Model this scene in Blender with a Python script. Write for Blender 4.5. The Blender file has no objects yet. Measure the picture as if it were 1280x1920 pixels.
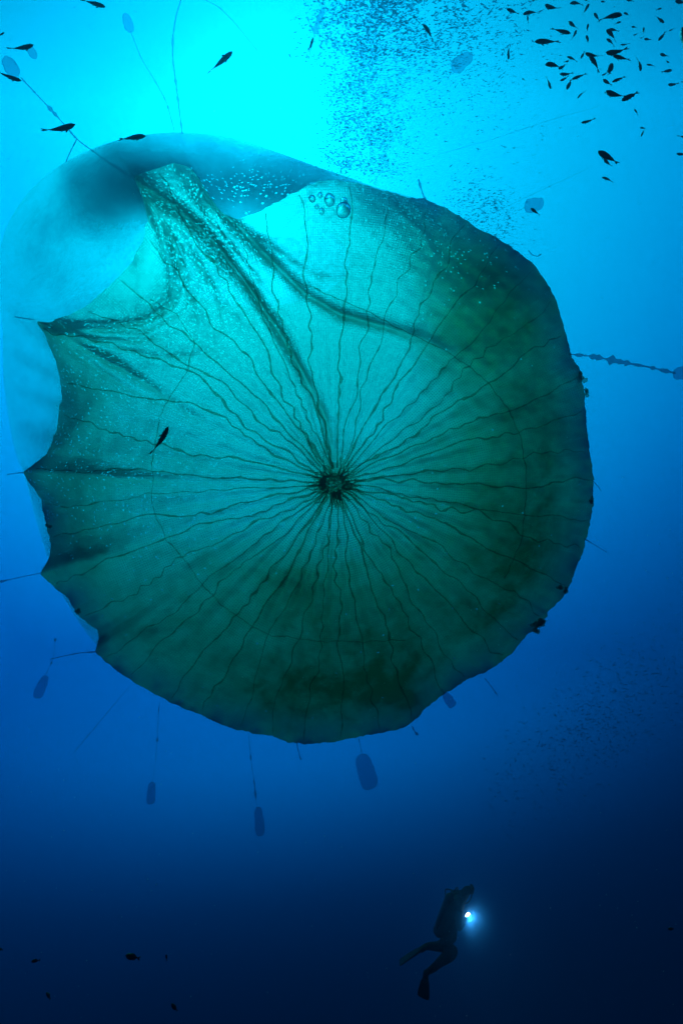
import bpy, bmesh, math, random
import numpy as np
from mathutils import Vector, Matrix

SC = bpy.context.scene
COL = SC.collection
R = math.radians
rng = random.Random(7)
nrg = np.random.default_rng(11)

# ------------------------------------------------------------------ camera
PITCH = R(50.0)
FPX = 880.0                       # focal length in photo pixels (photo 1280 x 1920)
RIGHT = np.array([1.0, 0, 0])
UP = np.array([0, -math.sin(PITCH), math.cos(PITCH)])
FWD = np.array([0, math.cos(PITCH), math.sin(PITCH)])
cam = bpy.data.cameras.new('camera')
cam.sensor_fit = 'VERTICAL'
cam.sensor_height = 24.0
cam.lens = 24.0 * FPX / 1920.0
cam.clip_start = 0.05
cam.clip_end = 2000
camo = bpy.data.objects.new('camera', cam)
COL.objects.link(camo)
camo.rotation_euler = (R(90) + PITCH, 0, 0)
SC.camera = camo

# ------------------------------------------------------------------ colour management, sampling
SC.view_settings.view_transform = 'Standard'
SC.view_settings.look = 'None'
SC.view_settings.gamma = 1
SC.view_settings.exposure = 0.0
SC.render.engine = 'CYCLES'
SC.cycles.use_denoising = True
SC.cycles.max_bounces = 8
SC.cycles.volume_bounces = 0
SC.cycles.transparent_max_bounces = 24
SC.cycles.sample_clamp_indirect = 4.0
SC.cycles.denoising_prefilter = 'ACCURATE'

# ------------------------------------------------------------------ world: daylight sky seen through water
GLOW = Vector((-0.136, 0.042, 1.27)).normalized()      # where the light comes from
SUN_EL = math.asin(GLOW.z)
SUN_ROT = math.atan2(GLOW.x, GLOW.y)
world = bpy.data.worlds.new('World')
SC.world = world
world.use_nodes = True
wn = world.node_tree.nodes
wl = world.node_tree.links
wn.clear()


def wnode(t, **kw):
    n = wn.new(t)
    for k, v in kw.items():
        setattr(n, k, v)
    return n


tc = wnode('ShaderNodeTexCoord')
dot = wnode('ShaderNodeVectorMath', operation='DOT_PRODUCT')
wl.new(tc.outputs['Generated'], dot.inputs[0])
dot.inputs[1].default_value = GLOW
acs = wnode('ShaderNodeMath', operation='ARCCOSINE')
wl.new(dot.outputs['Value'], acs.inputs[0])
dv = wnode('ShaderNodeMath', operation='DIVIDE')
wl.new(acs.outputs[0], dv.inputs[0])
dv.inputs[1].default_value = R(120)
ramp = wnode('ShaderNodeValToRGB')
ramp.color_ramp.interpolation = 'B_SPLINE'
# down-welling light of the open water, by angle from the brightest direction (degrees, linear rgb)
FIELD = [
    (0, 0.00, 4.50, 4.50), (5, 0.00, 3.10, 3.40), (10, 0.00, 2.05, 2.35), (16, 0.0, 2.15, 2.20),
    (24, 0.00, 2.00, 2.15), (33, 0.00, 1.90, 2.35), (45, 0.00, 1.60, 2.45), (55, 0.0, 1.10, 2.15),
    (66, 0.00, 0.76, 1.45), (72, 0.00, 0.26, 0.58), (78, 0.00, 0.020, 0.06), (86, 0.0, 0.0002, 0.0),
    (120, 0.0, 0.0001, 0.0)]
FMAX = 4.5
cr = ramp.color_ramp
for i, (a, r_, g_, b_) in enumerate(FIELD):
    e = cr.elements[i] if i < 2 else cr.elements.new(a / 120.0)
for i, (a, r_, g_, b_) in enumerate(FIELD):
    cr.elements[i].position = a / 120.0
    cr.elements[i].color = (r_ / FMAX, g_ / FMAX, b_ / FMAX, 1)
wl.new(dv.outputs[0], ramp.inputs[0])
# sky through Snell's window: horizontal components stretched by the refractive index of water
sep = wnode('ShaderNodeSeparateXYZ')
wl.new(tc.outputs['Generated'], sep.inputs[0])
mx = wnode('ShaderNodeMath', operation='MULTIPLY'); wl.new(sep.outputs[0], mx.inputs[0]); mx.inputs[1].default_value = 1.25
my = wnode('ShaderNodeMath', operation='MULTIPLY'); wl.new(sep.outputs[1], my.inputs[0]); my.inputs[1].default_value = 1.25
com = wnode('ShaderNodeCombineXYZ')
wl.new(mx.outputs[0], com.inputs[0]); wl.new(my.outputs[0], com.inputs[1]); wl.new(sep.outputs[2], com.inputs[2])
sky = wnode('ShaderNodeTexSky')
sky.sky_type = 'NISHITA'
sky.sun_disc = False
sky.sun_elevation = SUN_EL
sky.sun_rotation = SUN_ROT
wl.new(com.outputs[0], sky.inputs[0])
win = wnode('ShaderNodeMapRange')
win.interpolation_type = 'SMOOTHERSTEP'
wl.new(sep.outputs[2], win.inputs[0])
win.inputs[1].default_value = 0.45
win.inputs[2].default_value = 1.0
tint = wnode('ShaderNodeMix', data_type='RGBA', blend_type='MULTIPLY')
tint.inputs[0].default_value = 1.0
wl.new(sky.outputs[0], tint.inputs[6])
tint.inputs[7].default_value = (0.01, 0.42, 0.55, 1)
skyw = wnode('ShaderNodeMix', data_type='RGBA', blend_type='MULTIPLY')
skyw.inputs[0].default_value = 1.0
wl.new(tint.outputs[2], skyw.inputs[6]); wl.new(win.outputs[0], skyw.inputs[7])
bg1 = wnode('ShaderNodeBackground'); bg1.inputs[1].default_value = 0.06
wl.new(skyw.outputs[2], bg1.inputs[0])
# the sea to the sides of the cage is a little darker than straight ahead
sq = wnode('ShaderNodeMath', operation='MULTIPLY'); wl.new(sep.outputs[0], sq.inputs[0]); wl.new(sep.outputs[0], sq.inputs[1])
lin = wnode('ShaderNodeMath', operation='MULTIPLY_ADD'); wl.new(sep.outputs[0], lin.inputs[0])
lin.inputs[1].default_value = -0.4; lin.inputs[2].default_value = 1.0
side = wnode('ShaderNodeMath', operation='MULTIPLY_ADD'); wl.new(sq.outputs[0], side.inputs[0])
side.inputs[1].default_value = -0.4; wl.new(lin.outputs[0], side.inputs[2]); side.use_clamp = False
# ... and darker behind the camera, painting dim top corners into the world light
by = wnode('ShaderNodeMath', operation='MULTIPLY_ADD'); wl.new(sep.outputs[1], by.inputs[0]); by.inputs[1].default_value = -1.0; by.inputs[2].default_value = -0.02; by.use_clamp = True
ax = wnode('ShaderNodeMath', operation='ABSOLUTE'); wl.new(sep.outputs[0], ax.inputs[0])
ax2 = wnode('ShaderNodeMath', operation='MULTIPLY_ADD'); wl.new(ax.outputs[0], ax2.inputs[0]); ax2.inputs[1].default_value = -7.0; ax2.inputs[2].default_value = -1.2
bk = wnode('ShaderNodeMath', operation='MULTIPLY_ADD'); wl.new(by.outputs[0], bk.inputs[0]); wl.new(ax2.outputs[0], bk.inputs[1]); bk.inputs[2].default_value = 1.0
bkm = wnode('ShaderNodeMath', operation='MAXIMUM'); wl.new(bk.outputs[0], bkm.inputs[0]); bkm.inputs[1].default_value = 0.12
side2 = wnode('ShaderNodeMath', operation='MULTIPLY'); wl.new(side.outputs[0], side2.inputs[0]); wl.new(bkm.outputs[0], side2.inputs[1])
side = side2
fld = wnode('ShaderNodeMix', data_type='RGBA', blend_type='MULTIPLY'); fld.inputs[0].default_value = 1.0
wl.new(ramp.outputs[0], fld.inputs[6]); wl.new(side.outputs[0], fld.inputs[7])
# second, softer lobe added beside the brightest spot to brighten the net panel
PANEL_LOBE = Vector((-0.295, 0.216, 1.124)).normalized()
d2 = wnode('ShaderNodeVectorMath', operation='DOT_PRODUCT'); wl.new(tc.outputs['Generated'], d2.inputs[0]); d2.inputs[1].default_value = PANEL_LOBE
a2 = wnode('ShaderNodeMath', operation='ARCCOSINE'); wl.new(d2.outputs['Value'], a2.inputs[0])
a3 = wnode('ShaderNodeMath', operation='DIVIDE'); wl.new(a2.outputs[0], a3.inputs[0]); a3.inputs[1].default_value = R(10)
a4 = wnode('ShaderNodeMath', operation='POWER'); wl.new(a3.outputs[0], a4.inputs[0]); a4.inputs[1].default_value = 2.4
a5 = wnode('ShaderNodeMath', operation='MULTIPLY'); wl.new(a4.outputs[0], a5.inputs[0]); a5.inputs[1].default_value = -1.0
a6 = wnode('ShaderNodeMath', operation='EXPONENT'); wl.new(a5.outputs[0], a6.inputs[0])
a7 = wnode('ShaderNodeMath', operation='MULTIPLY_ADD'); wl.new(a6.outputs[0], a7.inputs[0]); a7.inputs[1].default_value = 1.0; a7.inputs[2].default_value = 1.0
gmul = wnode('ShaderNodeVectorMath', operation='SCALE'); wl.new(fld.outputs[2], gmul.inputs[0]); wl.new(a7.outputs[0], gmul.inputs['Scale'])
bg2 = wnode('ShaderNodeBackground'); bg2.inputs[1].default_value = FMAX
wl.new(gmul.outputs[0], bg2.inputs[0])
addw = wnode('ShaderNodeAddShader')
wl.new(bg1.outputs[0], addw.inputs[0]); wl.new(bg2.outputs[0], addw.inputs[1])
wout = wnode('ShaderNodeOutputWorld')
wl.new(addw.outputs[0], wout.inputs[0])

# ------------------------------------------------------------------ sun (already filtered by the water above)
sun = bpy.data.lights.new('sun', 'SUN')
sun.energy = 4.5
sun.angle = R(6)
sun.color = (0.28, 1.0, 0.86)
suno = bpy.data.objects.new('sun', sun)
COL.objects.link(suno)
suno.rotation_euler = GLOW.to_track_quat('Z', 'Y').to_euler()
suno.location = (0, 0, 40)

# ------------------------------------------------------------------ helpers


def P(px, py, t):
    """photo pixel + distance along the view axis -> world point"""
    px = np.asarray(px, float); py = np.asarray(py, float); t = np.asarray(t, float)
    x = (px - 640.0) / FPX * t
    y = (960.0 - py) / FPX * t
    return x[..., None] * RIGHT + y[..., None] * UP + t[..., None] * FWD


def tag(o, label=None, cat=None, group=None, kind=None):
    if label: o['label'] = label
    if cat: o['category'] = cat
    if group: o['group'] = group
    if kind: o['kind'] = kind
    return o


def mesh_np(name, verts, faces, uv=None, attrs=None, smooth=True):
    me = bpy.data.meshes.new(name)
    faces = np.asarray(faces, np.int32)
    n = faces.shape[1]
    me.vertices.add(len(verts)); me.vertices.foreach_set('co', np.asarray(verts, np.float32).ravel())
    me.loops.add(faces.size); me.loops.foreach_set('vertex_index', faces.ravel())
    me.polygons.add(len(faces))
    me.polygons.foreach_set('loop_start', np.arange(0, faces.size, n, dtype=np.int32))
    me.polygons.foreach_set('loop_total', np.full(len(faces), n, np.int32))
    me.update(calc_edges=True)
    if smooth:
        me.polygons.foreach_set('use_smooth', np.ones(len(faces), bool))
    if uv is not None:
        l = me.uv_layers.new(name='UVMap'); l.data.foreach_set('uv', np.asarray(uv, np.float32).ravel())
    for k, v in (attrs or {}).items():
        a = me.attributes.new(k, 'FLOAT', 'POINT'); a.data.foreach_set('value', np.asarray(v, np.float32).ravel())
    me.validate()
    return me


def link(name, me, mat=None, parent=None, loc=None):
    o = bpy.data.objects.new(name, me); COL.objects.link(o)
    if mat is not None: me.materials.append(mat)
    if parent is not None: o.parent = parent
    if loc is not None: o.location = loc
    return o


def empty(name, loc=(0, 0, 0)):
    o = bpy.data.objects.new(name, None); COL.objects.link(o); o.location = loc
    o.empty_display_size = 0.2
    return o


class NT:
    """tiny node-tree writer"""
    def __init__(self, name):
        self.m = bpy.data.materials.new(name); self.m.use_nodes = True
        self.t = self.m.node_tree; self.t.nodes.clear()
        self.out = self.t.nodes.new('ShaderNodeOutputMaterial')

    def n(self, t, ins=None, **kw):
        nd = self.t.nodes.new(t)
        for k, v in kw.items(): setattr(nd, k, v)
        for k, v in (ins or {}).items():
            if hasattr(v, 'links') or isinstance(v, bpy.types.NodeSocket): self.t.links.new(v, nd.inputs[k])
            else: nd.inputs[k].default_value = v
        return nd

    def math(self, op, a, b=None, c=None, clamp=False):
        nd = self.t.nodes.new('ShaderNodeMath'); nd.operation = op; nd.use_clamp = clamp
        for i, v in enumerate((a, b, c)):
            if v is None: continue
            if isinstance(v, bpy.types.NodeSocket): self.t.links.new(v, nd.inputs[i])
            else: nd.inputs[i].default_value = v
        return nd.outputs[0]


def simple_mat(name, c1, c2, scale=3.0, rough=0.75, metallic=0.0, detail=4.0, spec=0.3):
    k = NT(name)
    tcn = k.n('ShaderNodeTexCoord')
    no = k.n('ShaderNodeTexNoise', {'Vector': tcn.outputs['Object'], 'Scale': scale, 'Detail': detail, 'Roughness': 0.65})
    mr = k.n('ShaderNodeMapRange', {0: no.outputs[0], 1: 0.35, 2: 0.65})
    mixc = k.n('ShaderNodeMix', {0: mr.outputs[0], 6: (*c1, 1), 7: (*c2, 1)}, data_type='RGBA')
    bp = k.n('ShaderNodeBump', {'Height': no.outputs[0], 'Strength': 0.5, 'Distance': 0.02})
    bs = k.n('ShaderNodeBsdfPrincipled', {'Base Color': mixc.outputs[2], 'Roughness': rough, 'Metallic': metallic,
                                          'Specular IOR Level': spec, 'Normal': bp.outputs[0]})
    k.t.links.new(bs.outputs[0], k.out.inputs[0])
    return k.m


def smooth_noise(x, y, seed, scale, octaves=3):
    """sum-of-sines noise, about -1..1"""
    g = np.random.default_rng(seed)
    out = np.zeros_like(np.asarray(x, float)); amp = 1.0; tot = 0
    for o in range(octaves):
        for _ in range(5):
            a = g.uniform(0, 2 * np.pi); f = g.uniform(.6, 1.5) * (2 ** o) / scale; p = g.uniform(0, 7)
            out = out + amp * np.sin((x * np.cos(a) + y * np.sin(a)) * f * 2 * np.pi + p)
        tot += amp * 2.2; amp *= .6
    return out / tot


# ------------------------------------------------------------------ haze: the water between things
k = NT('sea_water_haze')
pv = k.n('ShaderNodeVolumePrincipled')
pv.inputs['Color'].default_value = (0.01, 0.043, 0.066, 1)
pv.inputs['Absorption Color'].default_value = (0.0, 0.50, 0.68, 1)
pv.inputs['Density'].default_value = 0.085
pv.inputs['Anisotropy'].default_value = 0.80
k.t.links.new(pv.outputs[0], k.out.inputs['Volume'])
bm = bmesh.new()
bmesh.ops.create_cube(bm, size=1.0)
for v in bm.verts:
    v.co = Vector((v.co.x * 120, v.co.y * 100 + 28, v.co.z * 76 + 14))
me = bpy.data.meshes.new('haze'); bm.to_mesh(me); bm.free()
tag(link('haze', me, k.m), 'blue sea water haze filling the whole view', 'water haze', kind='stuff')
#NETBEGIN
# ------------------------------------------------------------------ the net cage
CX, CY, T0 = 630.0, 905.0, 16.0
EDGE = [(65, 600), (92, 606), (135, 590), (166, 572), (206, 538), (248, 494), (268, 455), (278, 412), (268, 370), (250, 332),
        (290, 318), (330, 306), (362, 318), (380, 345), (398, 378), (418, 402), (446, 412), (490, 396), (535, 372),
        (575, 350), (620, 338), (665, 342), (715, 358), (770, 374), (796, 372), (830, 390), (890, 425), (950, 458), (1000, 498),
        (1032, 545), (1056, 606), (1068, 668), (1088, 700), (1092, 730), (1098, 800), (1106, 860), (1111, 930),
        (1102, 990), (1092, 1035), (1075, 1075), (1056, 1115), (1028, 1145), (1012, 1172), (985, 1192), (960, 1222),
        (925, 1250), (878, 1272), (840, 1294), (800, 1325), (762, 1362), (720, 1372), (670, 1380), (610, 1392), (545, 1392),
        (500, 1378), (430, 1362), (375, 1340), (325, 1318), (262, 1284), (215, 1252), (180, 1222), (186, 1196), (182, 1180),
        (145, 1150), (128, 1122), (78, 1075), (95, 1045), (97, 1015), (84, 975), (78, 935), (45, 886), (88, 852),
        (108, 805), (117, 750), (114, 705), (100, 660), (84, 625)]
SIDE = [(8, 610), (-8, 520), (8, 430), (50, 360), (120, 303), (220, 262), (330, 247), (440, 258), (520, 286), (600, 316),
        (700, 352), (790, 376), (880, 424), (1000, 502), (1050, 606), (1070, 700), (1088, 800), (1098, 930), (1085, 1035),
        (1040, 1120), (950, 1212), (840, 1280), (760, 1345), (610, 1375), (500, 1362), (325, 1300), (190, 1220), (110, 1100),
        (80, 1010), (52, 900), (30, 850), (14, 760), (6, 690)]


def polar_table(pts, smooth=0):
    a = np.array(pts, float); dx = a[:, 0] - CX; dy = CY - a[:, 1]
    th = np.arctan2(dy, dx); r = np.hypot(dx, dy)
    o = np.argsort(th); th = th[o]; r = r[o]
    n = 1440
    g = np.linspace(-np.pi, np.pi, n, endpoint=False)
    v = np.interp(g, np.r_[th - 2 * np.pi, th, th + 2 * np.pi], np.r_[r, r, r])
    if smooth:
        kk = np.exp(-np.linspace(-2, 2, smooth) ** 2); kk /= kk.sum()
        v = np.convolve(np.r_[v[-smooth:], v, v[:smooth]], kk, 'same')[smooth:-smooth]
    return g, v


GE, VE = polar_table(EDGE, 5)
GS, VS = polar_table(SIDE, 45)


_rag = smooth_noise(GE * 60, GE * 0, 77, 6, 3) * 1.8 + np.abs(smooth_noise(GE * 60, GE * 0 + 9, 78, 3, 2)) * 2.2
VE = VE + _rag


def edge_r(th): return np.interp((th + np.pi) % (2 * np.pi) - np.pi, np.r_[GE, np.pi], np.r_[VE, VE[0]])
def side_r(th): return np.interp((th + np.pi) % (2 * np.pi) - np.pi, np.r_[GS, np.pi], np.r_[VS, VS[0]])


# gathered folds: polyline in photo pixels, half width start -> end, depth towards the camera (m), gathering
FOLDS = [
    ([(65, 600), (170, 606), (250, 606), (320, 580), (356, 520)], 4, 3, .2, .4),
    ([(65, 600), (180, 618), (270, 622), (340, 590), (390, 530)], 5, 3, .2, .45),
    ([(80, 606), (180, 640), (280, 668), (360, 668), (420, 640)], 6, 3, .2, .4),
    ([(80, 612), (160, 676), (240, 728), (330, 770)], 7, 3, .25, .45),
    ([(95, 640), (140, 720), (150, 790), (110, 850)], 12, 8, .3, .5),
    ([(258, 340), (292, 420), (316, 500), (322, 590)], 5, 3, .2, .45),
    ([(258, 335), (350, 450), (400, 540), (430, 640)], 5, 3, .2, .45),
    ([(345, 320), (400, 420), (470, 510), (520, 590)], 4, 3, .15, .35),
    ([(446, 420), (500, 455), (560, 500), (600, 520), (660, 525)], 5, 4, .2, .4),
    ([(590, 352), (560, 400), (520, 450)], 5, 4, .1, .25),
    ([(250, 330), (330, 388), (400, 450), (470, 540), (530, 632), (580, 722), (612, 790), (626, 850)], 9, 7, .9, 1.0),
    ([(300, 372), (380, 438), (450, 520), (505, 600), (545, 680)], 9, 5, .4, .6),
    ([(372, 330), (398, 384), (446, 424), (510, 490), (570, 550), (640, 590), (720, 612), (790, 634)], 9, 8, .7, .95),
    ([(640, 590), (720, 612), (790, 634), (832, 655), (880, 652)], 12, 6, .35, .55),
    ([(65, 600), (150, 648), (230, 690), (300, 738), (380, 790)], 15, 5, .5, .8),
    ([(65, 600), (120, 665), (170, 725), (186, 770)], 20, 16, .6, .9),
    ([(45, 885), (110, 838), (160, 790), (182, 745)], 22, 8, .5, .75),
    ([(45, 885), (110, 888), (200, 895), (330, 900)], 18, 5, .4, .5),
    ([(78, 1075), (150, 1060), (250, 1040)], 22, 5, .4, .4),
    ([(65, 600), (130, 618), (210, 616), (275, 604), (322, 566), (334, 505), (318, 440), (288, 382), (252, 332)], 5, 13, .35, .45),
    ([(65, 600), (150, 632), (240, 640), (330, 628)], 7, 3, .3, .5),
    ([(330, 306), (352, 350), (385, 400), (430, 455), (500, 545), (570, 640)], 5, 3, .2, .35),
    ([(250, 332), (318, 440), (350, 520), (372, 640)], 10, 4, .3, .4),
    ([(735, 372), (760, 405), (800, 440), (815, 480), (790, 560)], 5, 4, .15, .4),
    ([(180, 1222), (260, 1200), (350, 1180)], 18, 6, .3, .3),
    ([(250, 330), (330, 388), (400, 450), (470, 540), (530, 632), (580, 722), (612, 790), (628, 870)], 4.5, 5.5, .2, 1.0),
    ([(398, 384), (446, 424), (510, 490), (570, 550), (640, 590), (720, 612), (800, 640)], 3.5, 4, .15, .9),
    ([(65, 600), (150, 646), (230, 688), (300, 736)], 5, 3, .2, .8),
]
# cover patches that paint growth and shade (+) or the light of the glow (-): x, y, rx, ry, amount
TONE_PATCH = [(980, 800, 210, 260, .07), (430, 600, 340, 300, -.32), (400, 540, 220, 150, -.24), (610, 600, 150, 130, -.24), (940, 830, 150, 170, .12), (640, 900, 260, 160, -.08), (700, 560, 120, 90, -.1), (640, 700, 200, 180, -.10), (640, 1260, 560, 290, .24), (1010, 900, 260, 330, .10), (930, 575, 150, 110, .36), (850, 640, 90, 50, .14), (700, 1250, 460, 240, .18), (560, 1110, 70, 60, .12), (640, 1330, 360, 90, .15),
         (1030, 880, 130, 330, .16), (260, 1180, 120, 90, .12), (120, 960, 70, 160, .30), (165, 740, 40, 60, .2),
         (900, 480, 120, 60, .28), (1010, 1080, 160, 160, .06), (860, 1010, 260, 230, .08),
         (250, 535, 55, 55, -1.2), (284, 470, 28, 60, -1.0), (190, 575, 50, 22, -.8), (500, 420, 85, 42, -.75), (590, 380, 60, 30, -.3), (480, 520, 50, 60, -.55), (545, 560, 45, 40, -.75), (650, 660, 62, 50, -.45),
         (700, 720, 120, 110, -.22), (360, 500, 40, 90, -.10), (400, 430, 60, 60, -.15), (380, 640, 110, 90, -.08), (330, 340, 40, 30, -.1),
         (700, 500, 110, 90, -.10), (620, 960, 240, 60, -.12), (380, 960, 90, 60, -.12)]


def seg_dist(px, py, pts, w0, w1, want_taper=False):
    """normalised distance to a polyline whose half width runs from w0 to w1"""
    best = np.full(px.shape, 9.0); tp = np.ones(px.shape)
    pts = np.array(pts, float); L = np.r_[0, np.cumsum(np.hypot(*np.diff(pts, axis=0).T))]
    for i in range(len(pts) - 1):
        a, b = pts[i], pts[i + 1]; d = b - a; l2 = d @ d
        s = ((px - a[0]) * d[0] + (py - a[1]) * d[1]) / l2; s = np.clip(s, 0, 1)
        q = np.hypot(px - a[0] - s * d[0], py - a[1] - s * d[1])
        w = w0 + (w1 - w0) * (L[i] + s * (L[i + 1] - L[i])) / L[-1]
        S_ = (L[i] + s * (L[i + 1] - L[i])) / L[-1]
        tp = np.where(q / w < best, 1 - S_ ** 3 * .85, tp)
        best = np.minimum(best, q / w)
    return (best, tp) if want_taper else best


# plane of the net floor: found from its near, far and middle points
_v1 = .597 * UP - .093 * FWD
_nrm = np.cross(_v1, RIGHT)
_c = P(CX, CY, T0)
NROPE = 45
ROPE_A = np.array([i / NROPE * 2 * np.pi + rng.uniform(-.022, .022) for i in range(NROPE)])


def floor_depth(px, py):
    px = np.asarray(px, float); py = np.asarray(py, float)
    ray = P(px, py, np.ones_like(px))
    t = (_c @ _nrm) / (ray @ _nrm)
    th = np.arctan2(CY - py, px - CX); rr = np.hypot(px - CX, py - CY)
    rho = np.clip(rr / edge_r(th), 0, 1)
    flat = 1 - .85 * np.exp(-((th - 2.2) / .62) ** 4) - .6 * np.exp(-((th - 1.62) / .25) ** 2)       # the pulled-out folds stay flat
    t = t + 3.2 * rho ** 5 * np.clip(flat, .1, 1) + .35 * (1 - rho) ** 8 * -1.0
    # pillows between the ropes, long undulations, folds
    t = t + .07 * np.minimum(rr / 200, 1) * np.cos(th * NROPE) * (1 - rho ** 4)
    t = t + .35 * rho * smooth_noise(px, py, 5, 330, 2) + .05 * smooth_noise(px, py, 6, 45, 2)
    for pts, w0, w1, dep, ga in FOLDS:
        q, taper = seg_dist(px, py, pts, w0 * 1.5, w1 * 1.5, True)
        t = t - dep * np.exp(-q ** 2) * taper
    return t


def fouling_and_tone(px, py):
    g = np.zeros_like(px); rag = smooth_noise(px, py, 40, 30, 3)
    for pts, w0, w1, dep, ga in FOLDS:
        q, taper = seg_dist(px, py, pts, w0, w1, True)
        g = 1 - (1 - g) * (1 - ga * np.exp(-q ** 2.2) * taper * (.85 + .28 * rag))
    # streaks of bunched netting fanning out of the pulled corners
    for (ax, ay), reach, fr, amp in (((65, 600), 260, 19, .55), ((45, 886), 190, 15, .5), ((78, 1075), 150, 13, .35),
                                     ((250, 332), 330, 26, .55), ((180, 1222), 120, 12, .3), ((380, 345), 200, 17, .3)):
        a = np.arctan2(py - ay, px - ax); d = np.hypot(px - ax, py - ay)
        st = .5 + .5 * np.sin(a * fr + 2.3 * np.sin(a * 7.1) + d * .006)
        g = 1 - (1 - g) * (1 - amp * .5 * st ** 3 * np.exp(-(d / reach) ** 2))
        g = 1 - (1 - g) * (1 - .8 * np.exp(-(d / 26) ** 2))
    f = .30 + .05 * smooth_noise(px, py, 9, 260, 4) + .05 * 0.5 * smooth_noise(px, py, 10, 60, 3)
    for x, y, rx, ry, am in TONE_PATCH:
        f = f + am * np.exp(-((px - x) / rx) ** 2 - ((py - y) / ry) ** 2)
    rr = np.hypot(px - CX, py - CY)
    f = f + .38 * np.exp(-(rr / 38) ** 2)
    # netting bunched towards the centre on the upper left side
    th = np.arctan2(CY - py, px - CX)
    bun = np.exp(-((th - 1.95) / .42) ** 2) * np.exp(-((rr - 60) / 190) ** 2)
    f = f + .22 * bun * (.6 + .4 * np.sin(th * 70 + 2 * np.sin(rr / 21)))
    return np.clip(g, 0, 1), np.clip(f, 0.0, 1)


GRAIN = [(390, 480, 130, 160, .95), (350, 370, 80, 70, .9), (330, 620, 190, 140, .75), (480, 610, 120, 130, .65), (440, 720, 220, 140, .50),
         (250, 700, 150, 80, .45), (520, 830, 130, 80, .45), (600, 430, 260, 120, .35), (300, 850, 230, 150, .28), (600, 900, 160, 90, .25), (330, 960, 150, 80, .2)]


def grain(px, py):
    f = np.full(px.shape, .006)
    for x, y, rx, ry, am in GRAIN:
        f = np.maximum(f, am * np.exp(-((px - x) / rx) ** 2 - ((py - y) / ry) ** 2))
    return f


LIT_PANELS = [(238, 540, 60, 34, 1.0), (284, 470, 24, 60, .95), (180, 578, 50, 14, .8), (505, 412, 70, 30, .95), (560, 380, 60, 26, .7), (455, 500, 22, 44, .7),
        (520, 545, 30, 44, .85), (565, 600, 30, 44, .7), (600, 680, 36, 60, .45), (352, 350, 24, 34, .4), (650, 660, 44, 44, .5), (330, 560, 40, 60, .3)]  # sunlit panels painted in by opening up the netting


def lit_panel_map(px, py):
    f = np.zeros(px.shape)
    for x, y, rx, ry, am in LIT_PANELS:
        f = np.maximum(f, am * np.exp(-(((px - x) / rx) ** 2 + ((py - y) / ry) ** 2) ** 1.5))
    return f


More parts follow.
